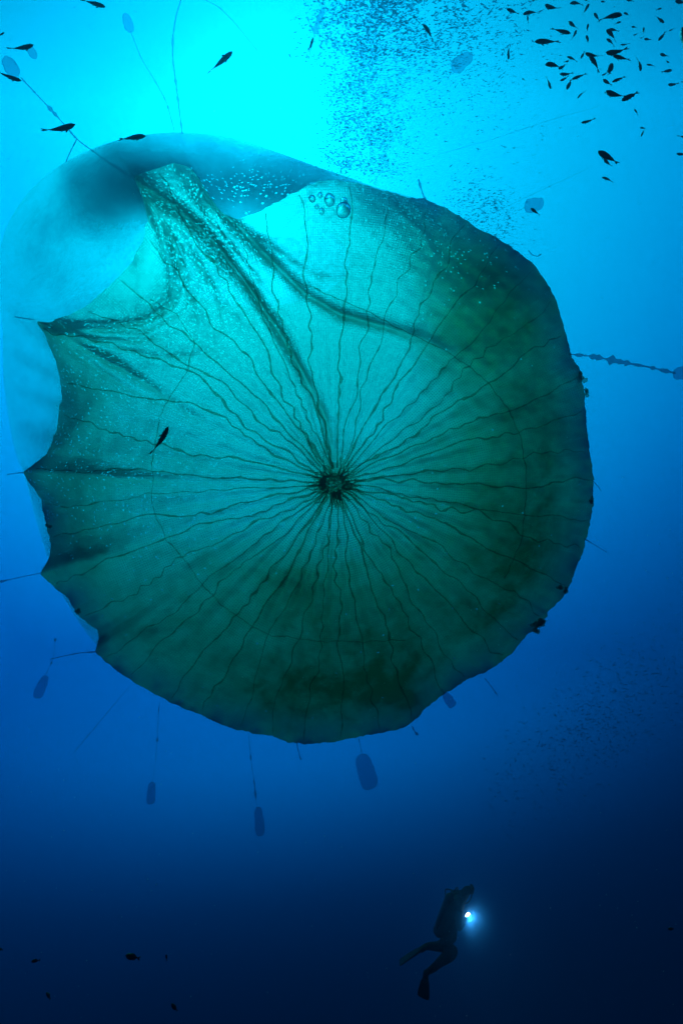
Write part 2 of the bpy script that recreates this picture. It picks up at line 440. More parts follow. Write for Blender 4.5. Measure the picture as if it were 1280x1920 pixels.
def net_material(name, clean, weedy, cell, base_cov, fib, weed, speck, mincos, mot=1.0):
    """netting: open holes in a grid of twine, partly closed by green growth; seen edge-on it covers more"""
    k = NT(name)
    uv = k.n('ShaderNodeUVMap'); uv.uv_map = 'UVMap'
    tcn = k.n('ShaderNodeTexCoord')
    ga = k.n('ShaderNodeAttribute', attribute_name='gather').outputs['Fac']
    fo = k.n('ShaderNodeAttribute', attribute_name='foul_tone').outputs['Fac']
    rim = k.n('ShaderNodeAttribute', attribute_name='rim').outputs['Fac']
    gr = k.n('ShaderNodeAttribute', attribute_name='grain').outputs['Fac']
    su = k.n('ShaderNodeSeparateXYZ', {0: uv.outputs[0]})

    def line(s):
        a = k.math('FRACT', k.math('MULTIPLY', s, 1.0 / cell))
        b = k.math('ABSOLUTE', k.math('SUBTRACT', a, .5))           # 0 middle of the hole .. .5 on the twine
        mr = k.n('ShaderNodeMapRange', {0: b, 1: .22, 2: .38}, interpolation_type='SMOOTHSTEP')
        return mr.outputs[0]
    grid = k.math('MAXIMUM', line(su.outputs[0]), line(su.outputs[1]))
    n1 = k.n('ShaderNodeTexNoise', {'Vector': tcn.outputs['Object'], 'Scale': 1.1, 'Detail': 8.0, 'Roughness': .72}).outputs[0]
    n2 = k.n('ShaderNodeTexNoise', {'Vector': tcn.outputs['Object'], 'Scale': 7.5, 'Detail': 6.0, 'Roughness': .8}).outputs[0]
    # cover of the holes: growth with painted light and shade
    cov = k.math('ADD', fo, k.math('MULTIPLY', k.math('SUBTRACT', n1, .5), .25 * mot))
    cov = k.math('ADD', cov, k.math('MULTIPLY', k.math('SUBTRACT', n2, .5), 1.5 * mot))
    # small clear specks where single meshes are free of growth
    vo = k.n('ShaderNodeTexVoronoi', {'Vector': tcn.outputs['Object'], 'Scale': speck, 'Randomness': 1.0})
    sp = k.n('ShaderNodeMapRange', {0: vo.outputs['Distance'], 1: .50, 2: .30}, interpolation_type='SMOOTHSTEP').outputs[0]
    rnd = k.n('ShaderNodeSeparateColor', {0: vo.outputs['Color']}).outputs[0]
    n3 = k.n('ShaderNodeTexNoise', {'Vector': tcn.outputs['Object'], 'Scale': 2.2, 'Detail': 3.0}).outputs[0]
    thr = k.math('SUBTRACT', 1.0, k.math('MULTIPLY', gr, k.math('MULTIPLY', n3, 1.7)))
    sp = k.math('MULTIPLY', sp, k.math('GREATER_THAN', rnd, thr))
    cov = k.math('ADD', cov, k.math('MULTIPLY', gr, .42))
    cov = k.math('ADD', cov, k.math('MULTIPLY', ga, .62), clamp=True)
    cov = k.math('MULTIPLY_ADD', cov, .80, .02)
    thinned = k.n('ShaderNodeAttribute', attribute_name='thinned').outputs['Fac']
    cov = k.math('MULTIPLY', cov, k.math('SUBTRACT', 1.0, thinned, clamp=True), clamp=True)
    # twine grid on top
    gridf = k.math('MULTIPLY', grid, k.math('MULTIPLY', k.n('ShaderNodeMapRange', {0: fo, 1: 0.0, 2: .12, 3: .45, 4: 1.0}).outputs[0], base_cov))
    cov = k.math('SUBTRACT', 1.0, k.math('MULTIPLY', k.math('SUBTRACT', 1.0, cov), k.math('SUBTRACT', 1.0, gridf)), clamp=True)
    # edge-on views look through more netting; gathered netting is several layers deep
    lw = k.n('ShaderNodeLayerWeight', {'Blend': .5}).outputs['Facing']
    cosv = k.math('MAXIMUM', k.math('SUBTRACT', 1.0, lw), mincos)
    layers = k.math('DIVIDE', k.math('ADD', k.math('MULTIPLY', ga, 2.6), 1.0), cosv)
    opening = k.math('POWER', k.math('SUBTRACT', 1.0, cov), layers)
    opening = k.math('MAXIMUM', opening, k.math('MULTIPLY', sp, .85))
    cov2 = k.math('SUBTRACT', 1.0, opening, clamp=True)
    cf = k.n('ShaderNodeMapRange', {0: k.math('ADD', fo, k.math('MULTIPLY', k.math('SUBTRACT', n1, .5), .35)), 1: .05, 2: .85}).outputs[0]
    colr = k.n('ShaderNodeMix', {0: cf, 6: (*fib, 1), 7: (*weed, 1)}, data_type='RGBA').outputs[2]
    colr = k.n('ShaderNodeMix', {0: rim, 6: colr, 7: (.008, .05, .085, 1)}, data_type='RGBA').outputs[2]  # blue of the haze mixed into the twine at the edge
    dif = k.n('ShaderNodeBsdfDiffuse', {0: colr})
    trl = k.n('ShaderNodeBsdfTranslucent', {0: colr})
    clo = k.n('ShaderNodeMixShader', {0: .62, 1: dif.outputs[0], 2: trl.outputs[0]})
    tf = k.n('ShaderNodeMapRange', {0: k.math('ADD', fo, k.math('MULTIPLY', k.math('SUBTRACT', n1, .5), .35)), 1: .12, 2: .62}).outputs[0]
    tf = k.math('MULTIPLY', tf, k.math('SUBTRACT', 1.0, sp))
    tn = k.n('ShaderNodeMix', {0: tf, 6: clean, 7: weedy}, data_type='RGBA').outputs[2]
    tn = k.n('ShaderNodeMix', {0: rim, 6: tn, 7: (.05, .25, .40, 1)}, data_type='RGBA').outputs[2]  # same painted haze in the see-through tint
    thin = k.n('ShaderNodeBsdfTransparent', {0: tn})
    shp = k.n('ShaderNodeMixShader', {0: cov2, 1: thin.outputs[0], 2: clo.outputs[0]})
    k.t.links.new(shp.outputs[0], k.out.inputs[0])
    return k.m


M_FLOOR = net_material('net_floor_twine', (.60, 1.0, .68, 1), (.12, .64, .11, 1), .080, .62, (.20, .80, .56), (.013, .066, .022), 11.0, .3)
M_SIDE = net_material('net_wall_twine', (.6, .98, .90, 1), (.12, .62, .60, 1), .07, .02, (.06, .46, .38), (.02, .16, .16), 10.0, .95, .45)
M_ROPE = simple_mat('fouled_rope', (.020, .10, .075), (.03, .13, .075), 5, .95, spec=.0)
def add_translucency(m, f, col):
    t = m.node_tree; out = [n for n in t.nodes if n.type == 'OUTPUT_MATERIAL'][0]; src = out.inputs[0].links[0].from_socket
    tr = t.nodes.new('ShaderNodeBsdfTranslucent'); tr.inputs[0].default_value = (*col, 1)
    mxs = t.nodes.new('ShaderNodeMixShader'); mxs.inputs[0].default_value = f
    t.links.new(src, mxs.inputs[1]); t.links.new(tr.outputs[0], mxs.inputs[2]); t.links.new(mxs.outputs[0], out.inputs[0])


def add_see_through(m, f, col):
    t = m.node_tree; out = [n for n in t.nodes if n.type == 'OUTPUT_MATERIAL'][0]; src = out.inputs[0].links[0].from_socket
    tr = t.nodes.new('ShaderNodeBsdfTransparent'); tr.inputs[0].default_value = (*col, 1)
    mxs = t.nodes.new('ShaderNodeMixShader'); mxs.inputs[0].default_value = f
    t.links.new(src, mxs.inputs[1]); t.links.new(tr.outputs[0], mxs.inputs[2]); t.links.new(mxs.outputs[0], out.inputs[0])


add_translucency(M_ROPE, .3, (.03, .20, .14))          # see-through mix lifts the dark ropes, standing in for haze
add_see_through(M_ROPE, .66, (.5, .97, .85))
M_ROPE2 = simple_mat('dark_mooring_rope', (.015, .03, .035), (.03, .05, .05), 5, .95, spec=.05)

cage = empty('net_cage', tuple(_c))
tag(cage, 'huge round green fish farm net pulled into folds, seen from below', 'fish net')
C0 = _c


def cage_mesh(name, V, F, mat, uv=None, attrs=None):
    return link(name, mesh_np(name, V - C0, F, uv, attrs), mat, cage)


# floor of the net
NPH, NRH = NROPE * 18, 250
th = np.arange(NPH) / NPH * 2 * np.pi
rho = np.linspace(.002, 1, NRH)
TH, RH = np.meshgrid(th, rho)              # rows: rho
ER = edge_r(TH)
PXg = CX + RH * ER * np.cos(TH); PYg = CY - RH * ER * np.sin(TH)
Tg = floor_depth(PXg, PYg)
ga_, fo_ = fouling_and_tone(PXg, PYg)
RIM_HAZE = np.clip((((RH * ER - ER) / 78) + 1), 0, 1) ** 1.3          # haze over the outer edge, painted in as a blue tint
RIM_HAZE = RIM_HAZE * (1 - np.exp(-((TH - 2.2) / .62) ** 4) - np.exp(-((TH - 1.75) / .3) ** 4)).clip(0, 1) * np.clip(.75 + .5 * smooth_noise(PXg, PYg, 33, 120, 3), .2, 1)
V = P(PXg, PYg, Tg).reshape(-1, 3)
ii, jj = np.meshgrid(np.arange(NRH - 1), np.arange(NPH), indexing='ij')
j2 = (jj + 1) % NPH
F = np.stack([ii * NPH + jj, ii * NPH + j2, (ii + 1) * NPH + j2, (ii + 1) * NPH + jj], -1).reshape(-1, 4)
# uv: metres along and across each gore
gore = (jj // 18)
gm = (gore + .5) / NROPE * 2 * np.pi
rad = RH * ER * T0 / FPX


def uvof(i, j_raw):
    a = j_raw / NPH * 2 * np.pi - gm
    r_ = rad[i, j_raw % NPH]
    return np.stack([r_ * np.cos(a), r_ * np.sin(a)], -1)


UVs = np.stack([uvof(ii, jj), uvof(ii, jj + 1), uvof(ii + 1, jj + 1), uvof(ii + 1, jj)], 2).reshape(-1, 4, 2)
floor_o = cage_mesh('net_floor', V, F, M_FLOOR, UVs.reshape(-1, 2), {'gather': ga_.ravel(), 'foul_tone': (fo_ * (1 - .3 * RIM_HAZE)).ravel(), 'rim': RIM_HAZE.ravel(), 'thinned': lit_panel_map(PXg, PYg).ravel(), 'grain': (grain(PXg, PYg) * (1 - .9 * np.exp(-np.minimum(seg_dist(PXg, PYg, FOLDS[10][0], 11, 9), seg_dist(PXg, PYg, FOLDS[12][0], 10, 9)) ** 2))).ravel()})

# walls of the net: bulging back from the floor edge up to the ring at the surface
NS = 110
s = np.linspace(0, 1, NS)
TH, S = np.meshgrid(th, s)
ER = edge_r(TH); SR = side_r(TH)
x0 = CX + ER * np.cos(TH); y0 = CY - ER * np.sin(TH)
x1 = CX + SR * np.cos(TH); y1 = CY - SR * np.sin(TH)
x2 = 480 + 175 * np.cos(TH); y2 = 490 - 85 * np.sin(TH)
t0 = floor_depth(x0, y0)
a = np.clip(S / .42, 0, 1); b = np.clip((S - .42) / .58, 0, 1)
wa = np.sin(a * np.pi / 2); wb = 1 - np.cos(b * np.pi / 2)
X = (x0 + (x1 - x0) * wa) * (1 - wb) + x2 * wb
Y = (y0 + (y1 - y0) * wa) * (1 - wb) + y2 * wb
T = t0 + (23.5 - t0) * (1 - np.cos(a * np.pi / 2)) + 11 * np.sin(b * np.pi / 2)
T = T + .5 * smooth_noise(X, Y, 21, 190, 3) * np.sin(S * np.pi)
fo2 = np.clip(.17 + .10 * np.sin(TH * 46 + 2.5 * np.sin(TH * 9) + 3 * S) * np.exp(-((X - 60) / 150) ** 2) - .4 * np.exp(-((X - 250) / 110) ** 2 - ((Y - 510) / 110) ** 2) + .05 * smooth_noise(X, Y, 22, 150, 3) + .66 * (1 - b) * np.exp(-((X - 400) / 235) ** 4 - ((Y - 338) / 62) ** 2)  # growth streaks plus darker and lighter areas that paint the wall's shading
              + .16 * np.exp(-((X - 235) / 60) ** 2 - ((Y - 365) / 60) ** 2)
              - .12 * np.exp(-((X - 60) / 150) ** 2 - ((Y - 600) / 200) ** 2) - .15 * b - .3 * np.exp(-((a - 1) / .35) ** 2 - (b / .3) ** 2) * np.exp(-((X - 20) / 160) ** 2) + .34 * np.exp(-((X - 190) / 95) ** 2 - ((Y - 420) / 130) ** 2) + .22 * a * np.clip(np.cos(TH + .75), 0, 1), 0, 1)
wall_fade = np.maximum(.9 * np.exp(-((S - .42) / .13) ** 2) * np.exp(-((X - 0) / 130) ** 2), b * np.exp(-((X - 255) / 85) ** 4 - ((Y - 520) / 85) ** 4))  # thins the cover: paints a hazy outline and a lit panel
wall_fade = np.maximum(wall_fade, np.clip((b - .35) / .55, 0, 1) ** .8)
wall_fade = np.maximum(wall_fade, .6 * np.exp(-((S - .42) / .07) ** 2))
V = P(X, Y, T).reshape(-1, 3)
ii, jj = np.meshgrid(np.arange(NS - 1), np.arange(NPH), indexing='ij')
j2 = (jj + 1) % NPH
F = np.stack([ii * NPH + jj, ii * NPH + j2, (ii + 1) * NPH + j2, (ii + 1) * NPH + jj], -1).reshape(-1, 4)
wu = lambda i, j: np.stack([j / NPH * 62.0, i / NS * 20.0], -1)
UVs = np.stack([wu(ii, jj), wu(ii, jj + 1), wu(ii + 1, jj + 1), wu(ii + 1, jj)], 2).reshape(-1, 2)
cage_mesh('net_wall', V, F, M_SIDE, UVs, {'gather': (.25 * np.exp(-S * 14)).ravel(), 'foul_tone': fo2.ravel(), 'thinned': wall_fade.ravel(), 'grain': (.42 * np.exp(-((X - 490) / 100) ** 2 - ((Y - 350) / 32) ** 2)).ravel()})


def tube(pts, rad, sides=6, closed=False):
    """tube through world points, radius per point; returns verts, quads"""
    pts = np.asarray(pts, float); n = len(pts)
    rad = np.broadcast_to(np.asarray(rad, float), (n,))
    tan = np.gradient(pts, axis=0); tan /= np.linalg.norm(tan, axis=1)[:, None] + 1e-9
    ref = np.where(np.abs(tan @ FWD)[:, None] > .9, UP[None], FWD[None])
    u = np.cross(tan, ref); u /= np.linalg.norm(u, axis=1)[:, None] + 1e-9
    v = np.cross(tan, u)
    an = np.arange(sides) / sides * 2 * np.pi
    V = pts[:, None] + rad[:, None, None] * (np.cos(an)[None, :, None] * u[:, None] + np.sin(an)[None, :, None] * v[:, None])
    i, j = np.meshgrid(np.arange(n - 1), np.arange(sides), indexing='ij'); j2 = (j + 1) % sides
    F = np.stack([i * sides + j, i * sides + j2, (i + 1) * sides + j2, (i + 1) * sides + j], -1).reshape(-1, 4)
    return V.reshape(-1, 3), F


def lumpy(n, base, amt, g):
    r = base * (1 + amt * g.uniform(-1, 1, n))
    for _ in range(max(1, n // 14)):
        c = g.integers(0, n); w = g.uniform(.8, 2.2)
        r = r + base * g.uniform(.3, 1.1) * np.exp(-((np.arange(n) - c) / w) ** 2)
    return r


# seam ropes running from the centre ring to the edge, kinked by the net's pull
for i in range(NROPE):
    g = np.random.default_rng(100 + i)
    a0 = ROPE_A[i]
    deg = math.degrees(a0) % 360
    n = 150
    r0 = g.uniform(.045, .075)
    rr = np.linspace(r0, .985, n)
    amp = g.uniform(5.5, 10.5)
    ph = g.uniform(0, 7, 5)
    R_ = edge_r(np.full(n, a0)) * rr
    wig = (np.sin(R_ / g.uniform(9, 14) + ph[0] + 1.5 * np.sin(R_ / 37 + ph[3])) * .45 + np.sin(R_ / g.uniform(22, 40) + ph[1]) * .8 + np.sin(R_ / 75 + ph[2]) * 1.2)
    wig = (wig + 1.6 * np.abs((R_ / g.uniform(17, 28) + ph[4] + 1.3 * np.sin(R_ / g.uniform(40, 70) + ph[0])) % 2 - 1) * (.45 + .55 * np.sin(R_ / g.uniform(50, 110) + ph[1]))) * amp * .55 * np.minimum(R_ / 130, 1)
    wig += np.cumsum(g.normal(0, .35, n)) * np.minimum(R_ / 200, 1)
    # ropes crowd towards the big fold on the upper left
    bend = 0
    if 95 < deg < 165:
        bend = -(deg - 118) * .0045 * np.exp(-((rr - .45) / .3) ** 2)
    aa = a0 + wig / np.maximum(R_, 20) + bend
    R2 = np.minimum(R_, edge_r(aa) * .985)
    px = CX + R2 * np.cos(aa); py = CY - R2 * np.sin(aa)
    pts = P(px, py, floor_depth(px, py) - .05)
    V, F = tube(pts, lumpy(n, g.uniform(.018, .034), .3, g) * (1.1 - .5 * rr), 5)
    cage_mesh('seam_rope', V, F, M_ROPE)

# rope rings tied across the seams
for pts, lab in (([(545, 522), (600, 545), (690, 585), (765, 625), (830, 655), (898, 700), (952, 765), (978, 825), (985, 890), (986, 950), (975, 1020), (945, 1085)], 1),
                 ([(300, 780), (286, 870), (286, 950), (310, 1010), (345, 1048), (375, 1090), (420, 1140), (500, 1190), (600, 1202), (700, 1204), (760, 1200)], 1),
                 ([(280, 560), (330, 590), (365, 640), (350, 700), (318, 745), (300, 780)], 1)):
    a = np.array(pts, float); L = np.r_[0, np.cumsum(np.hypot(*np.diff(a, axis=0).T))]
    q = np.linspace(0, L[-1], int(L[-1] / 5)); px = np.interp(q, L, a[:, 0]); py = np.interp(q, L, a[:, 1])
    g = np.random.default_rng(int(L[-1])); px += np.convolve(g.normal(0, 1.6, len(px)), np.ones(3) / 3, 'same'); py += np.convolve(g.normal(0, 1.6, len(px)), np.ones(3) / 3, 'same')
    V, F = tube(P(px, py, floor_depth(px, py) - .07), lumpy(len(px), .013, .3, g), 5)
    cage_mesh('ring_rope', V, F, M_ROPE)

# knotted ring at the centre, where every seam rope ends
n = 90
g = np.random.default_rng(5)
a = np.linspace(0, 2 * np.pi, n)
Vs, Fs, off = [], [], 0
for kx, (rx, ry, ox, oy, w) in enumerate(((19, 11, -8, 0, .05), (24, 14, -6, 1, .04), (13, 7, -9, 1, .04), (29, 18, -2, 3, .03), (7, 4, -9, 0, .04))):
    px = CX + ox + rx * (1 + .08 * np.sin(a * 5 + kx)) * np.cos(a); py = CY + oy - ry * (1 + .1 * np.sin(a * 7 + kx)) * np.sin(a)
    V, F = tube(P(px, py, floor_depth(px, py) - .08 - .02 * kx), w * (1 + .25 * np.sin(a * 11 + kx)), 6)
    Vs.append(V); Fs.append(F + off); off += len(V)
cage_mesh('centre_ring', np.concatenate(Vs), np.concatenate(Fs), M_ROPE)
Vs, Fs, off = [], [], 0
for q in range(90):          # tangled rope tails round the ring
    a0 = g.uniform(0, 2 * np.pi) if q > 12 else g.uniform(-1.5, -.9)
    l0 = g.uniform(14, 24); l1 = l0 + g.uniform(10, 44)
    rr = np.linspace(l0, l1, 12); aa = a0 + np.cumsum(g.normal(0, .035, 12))
    px = CX - 4 + rr * np.cos(aa); py = CY + 2 - rr * .85 * np.sin(aa)
    V, F = tube(P(px, py, floor_depth(px, py) - .09), np.linspace(g.uniform(.03, .055), .015, 12), 5)
    Vs.append(V); Fs.append(F + off); off += len(V)
cage_mesh('rope_tails', np.concatenate(Vs), np.concatenate(Fs), M_ROPE)

# clumps of growth hanging on the rim
for (x, y, r_, cnt) in ((1088, 706, 13, 8), (1100, 735, 8, 6), (1012, 1166, 14, 10), (1005, 1180, 10, 6), (1058, 1108, 7, 6), (1110, 940, 6, 7), (1050, 1100, 8, 5),
                        (147, 1148, 7, 5), (90, 985, 7, 5), (262, 336, 9, 5)):
    bmn = bmesh.new()
    g = np.random.default_rng(int(x * 3 + y))
    base = P(x, y, 18.6)
    for _ in range(cnt):
        o_ = g.normal(0, r_ * .007, 3)
        m_ = Matrix.Translation(Vector(base - C0 + o_)) @ Matrix.Diagonal((*(r_ * .009 * g.uniform(.5, 1.1, 3)), 1))
        bmesh.ops.create_icosphere(bmn, subdivisions=2, radius=1, matrix=m_)
    for v in bmn.verts:
        v.co += Vector(g.normal(0, .018, 3))
    me = bpy.data.meshes.new('weed_clump'); bmn.to_mesh(me); bmn.free()
    link('weed_clump', me, M_ROPE, cage)
#FISHBEGIN
# ------------------------------------------------------------------ mooring lines, weights and buoys round the cage
cage_lines = 'mooring lines running from the cage into the blue'


def rope_thing(pts, t, rad, label, lump=.25, group=cage_lines, knots=(), name='mooring_rope', cat='rope', mat=None):
    pts = np.array(pts, float)
    tt = np.broadcast_to(np.asarray(t, float), (len(pts),))
    L = np.r_[0, np.cumsum(np.hypot(*np.diff(pts, axis=0).T))]
    n = max(12, int(L[-1] / 3)); q = np.linspace(0, L[-1], n)
    px, py, tq = np.interp(q, L, pts[:, 0]), np.interp(q, L, pts[:, 1]), np.interp(q, L, tt)
    for arr in (px, py):
        sm = np.convolve(np.r_[[arr[0]] * 4, arr, [arr[-1]] * 4], np.ones(9) / 9, 'same')[4:-4]
        arr[4:-4] = sm[4:-4]
    g = np.random.default_rng(int(abs(pts[0, 0] * 7 + pts[0, 1] * 3)))
    r = lumpy(n, rad, lump, g)
    for kx, kr, kw in knots:
        r = r + kr * np.exp(-((q / L[-1] - kx) / kw) ** 2) * (.7 + .5 * g.uniform(0, 1, n))
    w = P(px, py, tq); c = w[0]
    V, F = tube(w - c, r, 7)
    o = link(name, mesh_np(name, V, F), mat or M_ROPE2, None, tuple(c))
    tag(o, label, cat, group)
    return o


rope_thing([(1066, 664), (1110, 668), (1160, 678), (1215, 688), (1266, 700)], [17.5, 17, 16.5, 16, 15.5], .028,
           'fouled rope with clumps of growth leading right from the cage edge to a float', .35, None,
           knots=((.22, .10, .02), (.27, .08, .03), (.40, .12, .03), (.47, .07, .04), (.54, .09, .02), (.63, .03, .04), (.78, .07, .015), (.9, .05, .03)))
rope_thing([(40, 146), (105, 215), (145, 262), (200, 302), (250, 334)], [34, 30, 27, 24, 20], .035,
           'thin slanting rope from the dark float at upper left to the cage', knots=((.28, .10, .02), (.33, .09, .015), (.49, .05, .01)))
rope_thing([(144, 262), (132, 284), (124, 304)], 21, .02, 'short loose tail hanging from the slanting rope at upper left')
rope_thing([(346, -20), (330, 30), (324, 70), (324, 110), (333, 180), (342, 252)], 40, .06, 'pale curved rope rising from the top of the net wall, left of the glow')
rope_thing([(372, -6), (410, 12), (440, 42), (480, 92), (524, 138)], 46, .03, 'thin pale rope arching to the right across the bright glow')
rope_thing([(245, 58), (265, 110), (290, 150), (312, 190), (327, 245)], 42, .03, 'pale rope from a small square float down to the net wall', knots=((.78, .07, .01),))
rope_thing([(604, 10), (590, 60), (574, 130), (566, 165)], 44, .03, 'faint rope trailing under the slender pale float near the tiny fish')
rope_thing([(525, 225), (518, 250), (508, 285)], 40, .035, 'short pale rope end standing above the net wall in the glow')
rope_thing([(784, 336), (790, 358), (797, 376)], 18.5, .03, 'short dark rope end sticking up from the peak at the top of the cage', knots=((.9, .06, .06),))
rope_thing([(28, 594), (48, 597), (66, 600)], 18.5, .02, 'short rope pulling the upper left corner of the net floor tight')
rope_thing([(14, 890), (30, 887), (46, 886)], 19, .02, 'short rope at the left corner where the net floor comes to a point')
rope_thing([(-30, 1098), (4, 1090), (40, 1082), (78, 1074)], 19.5, .018, 'thin rope leading left from the lower left corner of the net', knots=((.32, .05, .02),))
rope_thing([(95, 1236), (120, 1230), (150, 1224), (182, 1222)], 20, .018, 'thin rope joining the weight line to the bottom left corner of the net')
rope_thing([(1108, 900), (1118, 908), (1126, 920)], 19, .014, 'tiny thread of rope off the right edge of the net')
rope_thing([(1094, 1010), (1112, 1020), (1137, 1036)], 19, .014, 'thin trailing rope end off the right edge of the net')
rope_thing([(908, 1272), (920, 1286), (932, 1304)], 19, .014, 'thin rope end trailing below the lower right edge of the net')
rope_thing([(772, 1362), (778, 1374), (784, 1378)], 19, .022, 'knotted rope end hanging below the bottom of the net', knots=((.8, .05, .1),))
rope_thing([(990, 470), (1002, 484), (1014, 476)], 18, .016, 'loose rope loop on the upper right shoulder of the cage')
rope_thing([(556, 1392), (560, 1412), (564, 1424)], 19.5, .02, 'faint rope end hanging from the lowest point of the net')
rope_thing([(820, 290), (920, 262), (1040, 222), (1120, 200)], 44, .010, 'very faint long rope slanting up through the water at upper right')
rope_thing([(880, 420), (960, 382), (1050, 340), (1110, 312)], 42, .011, 'faint rope rising past the pale float right of the cage')
rope_thing([(240, 1290), (190, 1350), (140, 1410)], 48, .025, 'very faint rope slanting down to the left below the net')


def float_body(name, size, mat, lobes=3, seed=1):
    """a battered, overgrown float or weight: a capsule with shoulders, dents and lumps"""
    L_, W_ = size
    g = np.random.default_rng(seed)
    n, m = 18, 14
    z = np.linspace(-.5, .5, n)
    prof = np.sqrt(np.clip(1 - (np.abs(z * 2)) ** 5, 0, 1)) * (1 + .03 * np.cos(z * 2 * np.pi * lobes)) * (.86 + .28 * (.5 - z))
    prof[0] = prof[-1] = .02
    a = np.arange(m) / m * 2 * np.pi
    Z, A = np.meshgrid(z, a, indexing='ij')
    r = prof[:, None] * W_ / 2 * (1 + .10 * smooth_noise(Z * 40, A * 6, seed, 9, 2))
    V = np.stack([r * np.cos(A), r * np.sin(A), Z * L_], -1).reshape(-1, 3)
    i, j = np.meshgrid(np.arange(n - 1), np.arange(m), indexing='ij'); j2 = (j + 1) % m
    F = np.stack([i * m + j, i * m + j2, (i + 1) * m + j2, (i + 1) * m + j], -1).reshape(-1, 4)
    return mesh_np(name, V, F)


M_FLOAT = simple_mat('fouled_float', (.012, .03, .035), (.03, .05, .045), 4, .9, spec=.1)
add_see_through(M_FLOAT, .74, (.5, .92, 1))        # partly see-through, to paint in the fading of distant haze
add_see_through(M_ROPE2, .6, (.5, .92, 1))  # mooring lines thinned too, painting in the haze


def weight(px, py, t, plen, pwid, ang, label, cat, line, name='hanging_weight', group='weights and floats on lines round the cage', knots=(), linerad=.014, seed=3):
    """a weight or float with its eye and its own line; ang = direction of its long axis in the photo, degrees"""
    c = P(px, py, t)
    o = empty(name, tuple(c))
    tag(o, label, cat, group)
    b = link('float_body' if name == 'float' else 'weight_body', float_body('weight_body', (plen * t / FPX, pwid * t / FPX), M_FLOAT, 2 + seed % 3, seed), M_FLOAT, o)
    d = Vector(RIGHT * math.cos(R(ang)) + UP * math.sin(R(ang)) + FWD * .15).normalized()
    b.rotation_mode = 'QUATERNION'; b.rotation_quaternion = d.to_track_quat('Z', 'Y')
    if line is not None:
        pts = np.array(line, float)
        L = np.r_[0, np.cumsum(np.hypot(*np.diff(pts, axis=0).T))]
        n = max(10, int(L[-1] / 3)); q = np.linspace(0, L[-1], n)
        x, y = np.interp(q, L, pts[:, 0]), np.interp(q, L, pts[:, 1])
        g = np.random.default_rng(seed)
        r = lumpy(n, linerad, .3, g)
        for kx, kr, kw in knots:
            r = r + kr * np.exp(-((q / L[-1] - kx) / kw) ** 2)
        V, F = tube(P(x, y, np.full(n, float(t))) - c, r, 6)
        link('line', mesh_np('line', V, F), M_ROPE2, o)
    return o


weight(78, 1288, 33, 44, 17, 72, 'dark oblong weight at lower left, hanging askew beneath a small shackle', 'weight',
       [(86, 1266), (98, 1240), (103, 1220), (104, 1197)], knots=((.97, .10, .04), (.35, .05, .04)), seed=3)
weight(284, 1487, 42, 40, 15, 90, 'faint oblong weight hanging straight below the lower left of the net', 'weight',
       [(285, 1468), (292, 1430), (295, 1388), (298, 1330), (300, 1316)], knots=((.53, .10, .02), (.9, .06, .02)), seed=4)
weight(486, 1540, 38, 52, 17, 98, 'largest oblong weight hanging below the middle of the net on a shackled line', 'weight',
       [(482, 1516), (479, 1490), (477, 1470), (470, 1420), (466, 1378)], knots=((.2, .09, .05), (.35, .06, .04), (.7, .07, .03)), seed=5)
weight(841, 1312, 19.5, 30, 17, 125, 'small dark weight just below the lower right edge of the net', 'weight', [(832, 1300), (826, 1290)], seed=6)
weight(686, 1446, 46, 64, 32, 108, 'big very faint pale shape of a far weight below the net bottom', 'weight', [(678, 1412), (672, 1384)], linerad=.03, seed=7)
weight(20, 124, 34, 30, 24, 120, 'dark square float at the far upper left, above a level slender fish', 'float', None, 'float', seed=8)
weight(60, 96, 50, 26, 14, 115, 'very faint small float behind the upper left fish', 'float', None, 'float', seed=9)
weight(240, 42, 42, 32, 17, 108, 'pale small float left of the curved rope near the top', 'float', None, 'float', seed=10)
weight(598, 38, 44, 66, 9, 72, 'slender pale float beside the left edge of the tiny fish school', 'float', None, 'float', seed=11)
weight(866, 116, 46, 46, 22, 38, 'pale oblong float drifting behind the tiny fish school', 'float', [(850, 128), (838, 150)], 'float', seed=12)
weight(1001, 384, 40, 36, 22, 15, 'faint grey float right of the cage, behind one dark fish', 'float', [(985, 390), (972, 394)], 'float', seed=13)
weight(1280, 701, 15.5, 34, 22, -8, 'dark float at the right edge on the end of the fouled rope', 'float', None, 'float', seed=14)

# ------------------------------------------------------------------ fish


def fish_material(name, back, flank, belly, spot=None):
    k = NT(name)
    tcn = k.n('ShaderNodeTexCoord')
    sx = k.n('ShaderNodeSeparateXYZ', {0: tcn.outputs['Object']})
    no = k.n('ShaderNodeTexNoise', {'Vector': tcn.outputs['Object'], 'Scale': 14.0, 'Detail': 3.0}).outputs[0]
    z = k.math('ADD', sx.outputs[2], k.math('MULTIPLY', k.math('SUBTRACT', no, .5), .05))
    cr_ = k.n('ShaderNodeValToRGB')
    mr = k.n('ShaderNodeMapRange', {0: z, 1: -.12, 2: .12}).outputs[0]
    k.t.links.new(mr, cr_.inputs[0])
    e = cr_.color_ramp.elements
    e[0].position = .12; e[0].color = (*belly, 1); e[1].position = .8; e[1].color = (*back, 1)
    m_ = e.new(.45); m_.color = (*flank, 1)
    wv = k.n('ShaderNodeTexVoronoi', {'Vector': tcn.outputs['Object'], 'Scale': 60.0}).outputs['Distance']
    bp = k.n('ShaderNodeBump', {'Height': wv, 'Strength': .3, 'Distance': .01})
    bs = k.n('ShaderNodeBsdfPrincipled', {'Base Color': cr_.outputs[0], 'Roughness': .45, 'Metallic': .15, 'Normal': bp.outputs[0]})
    k.t.links.new(bs.outputs[0], k.out.inputs[0])
    return k.m


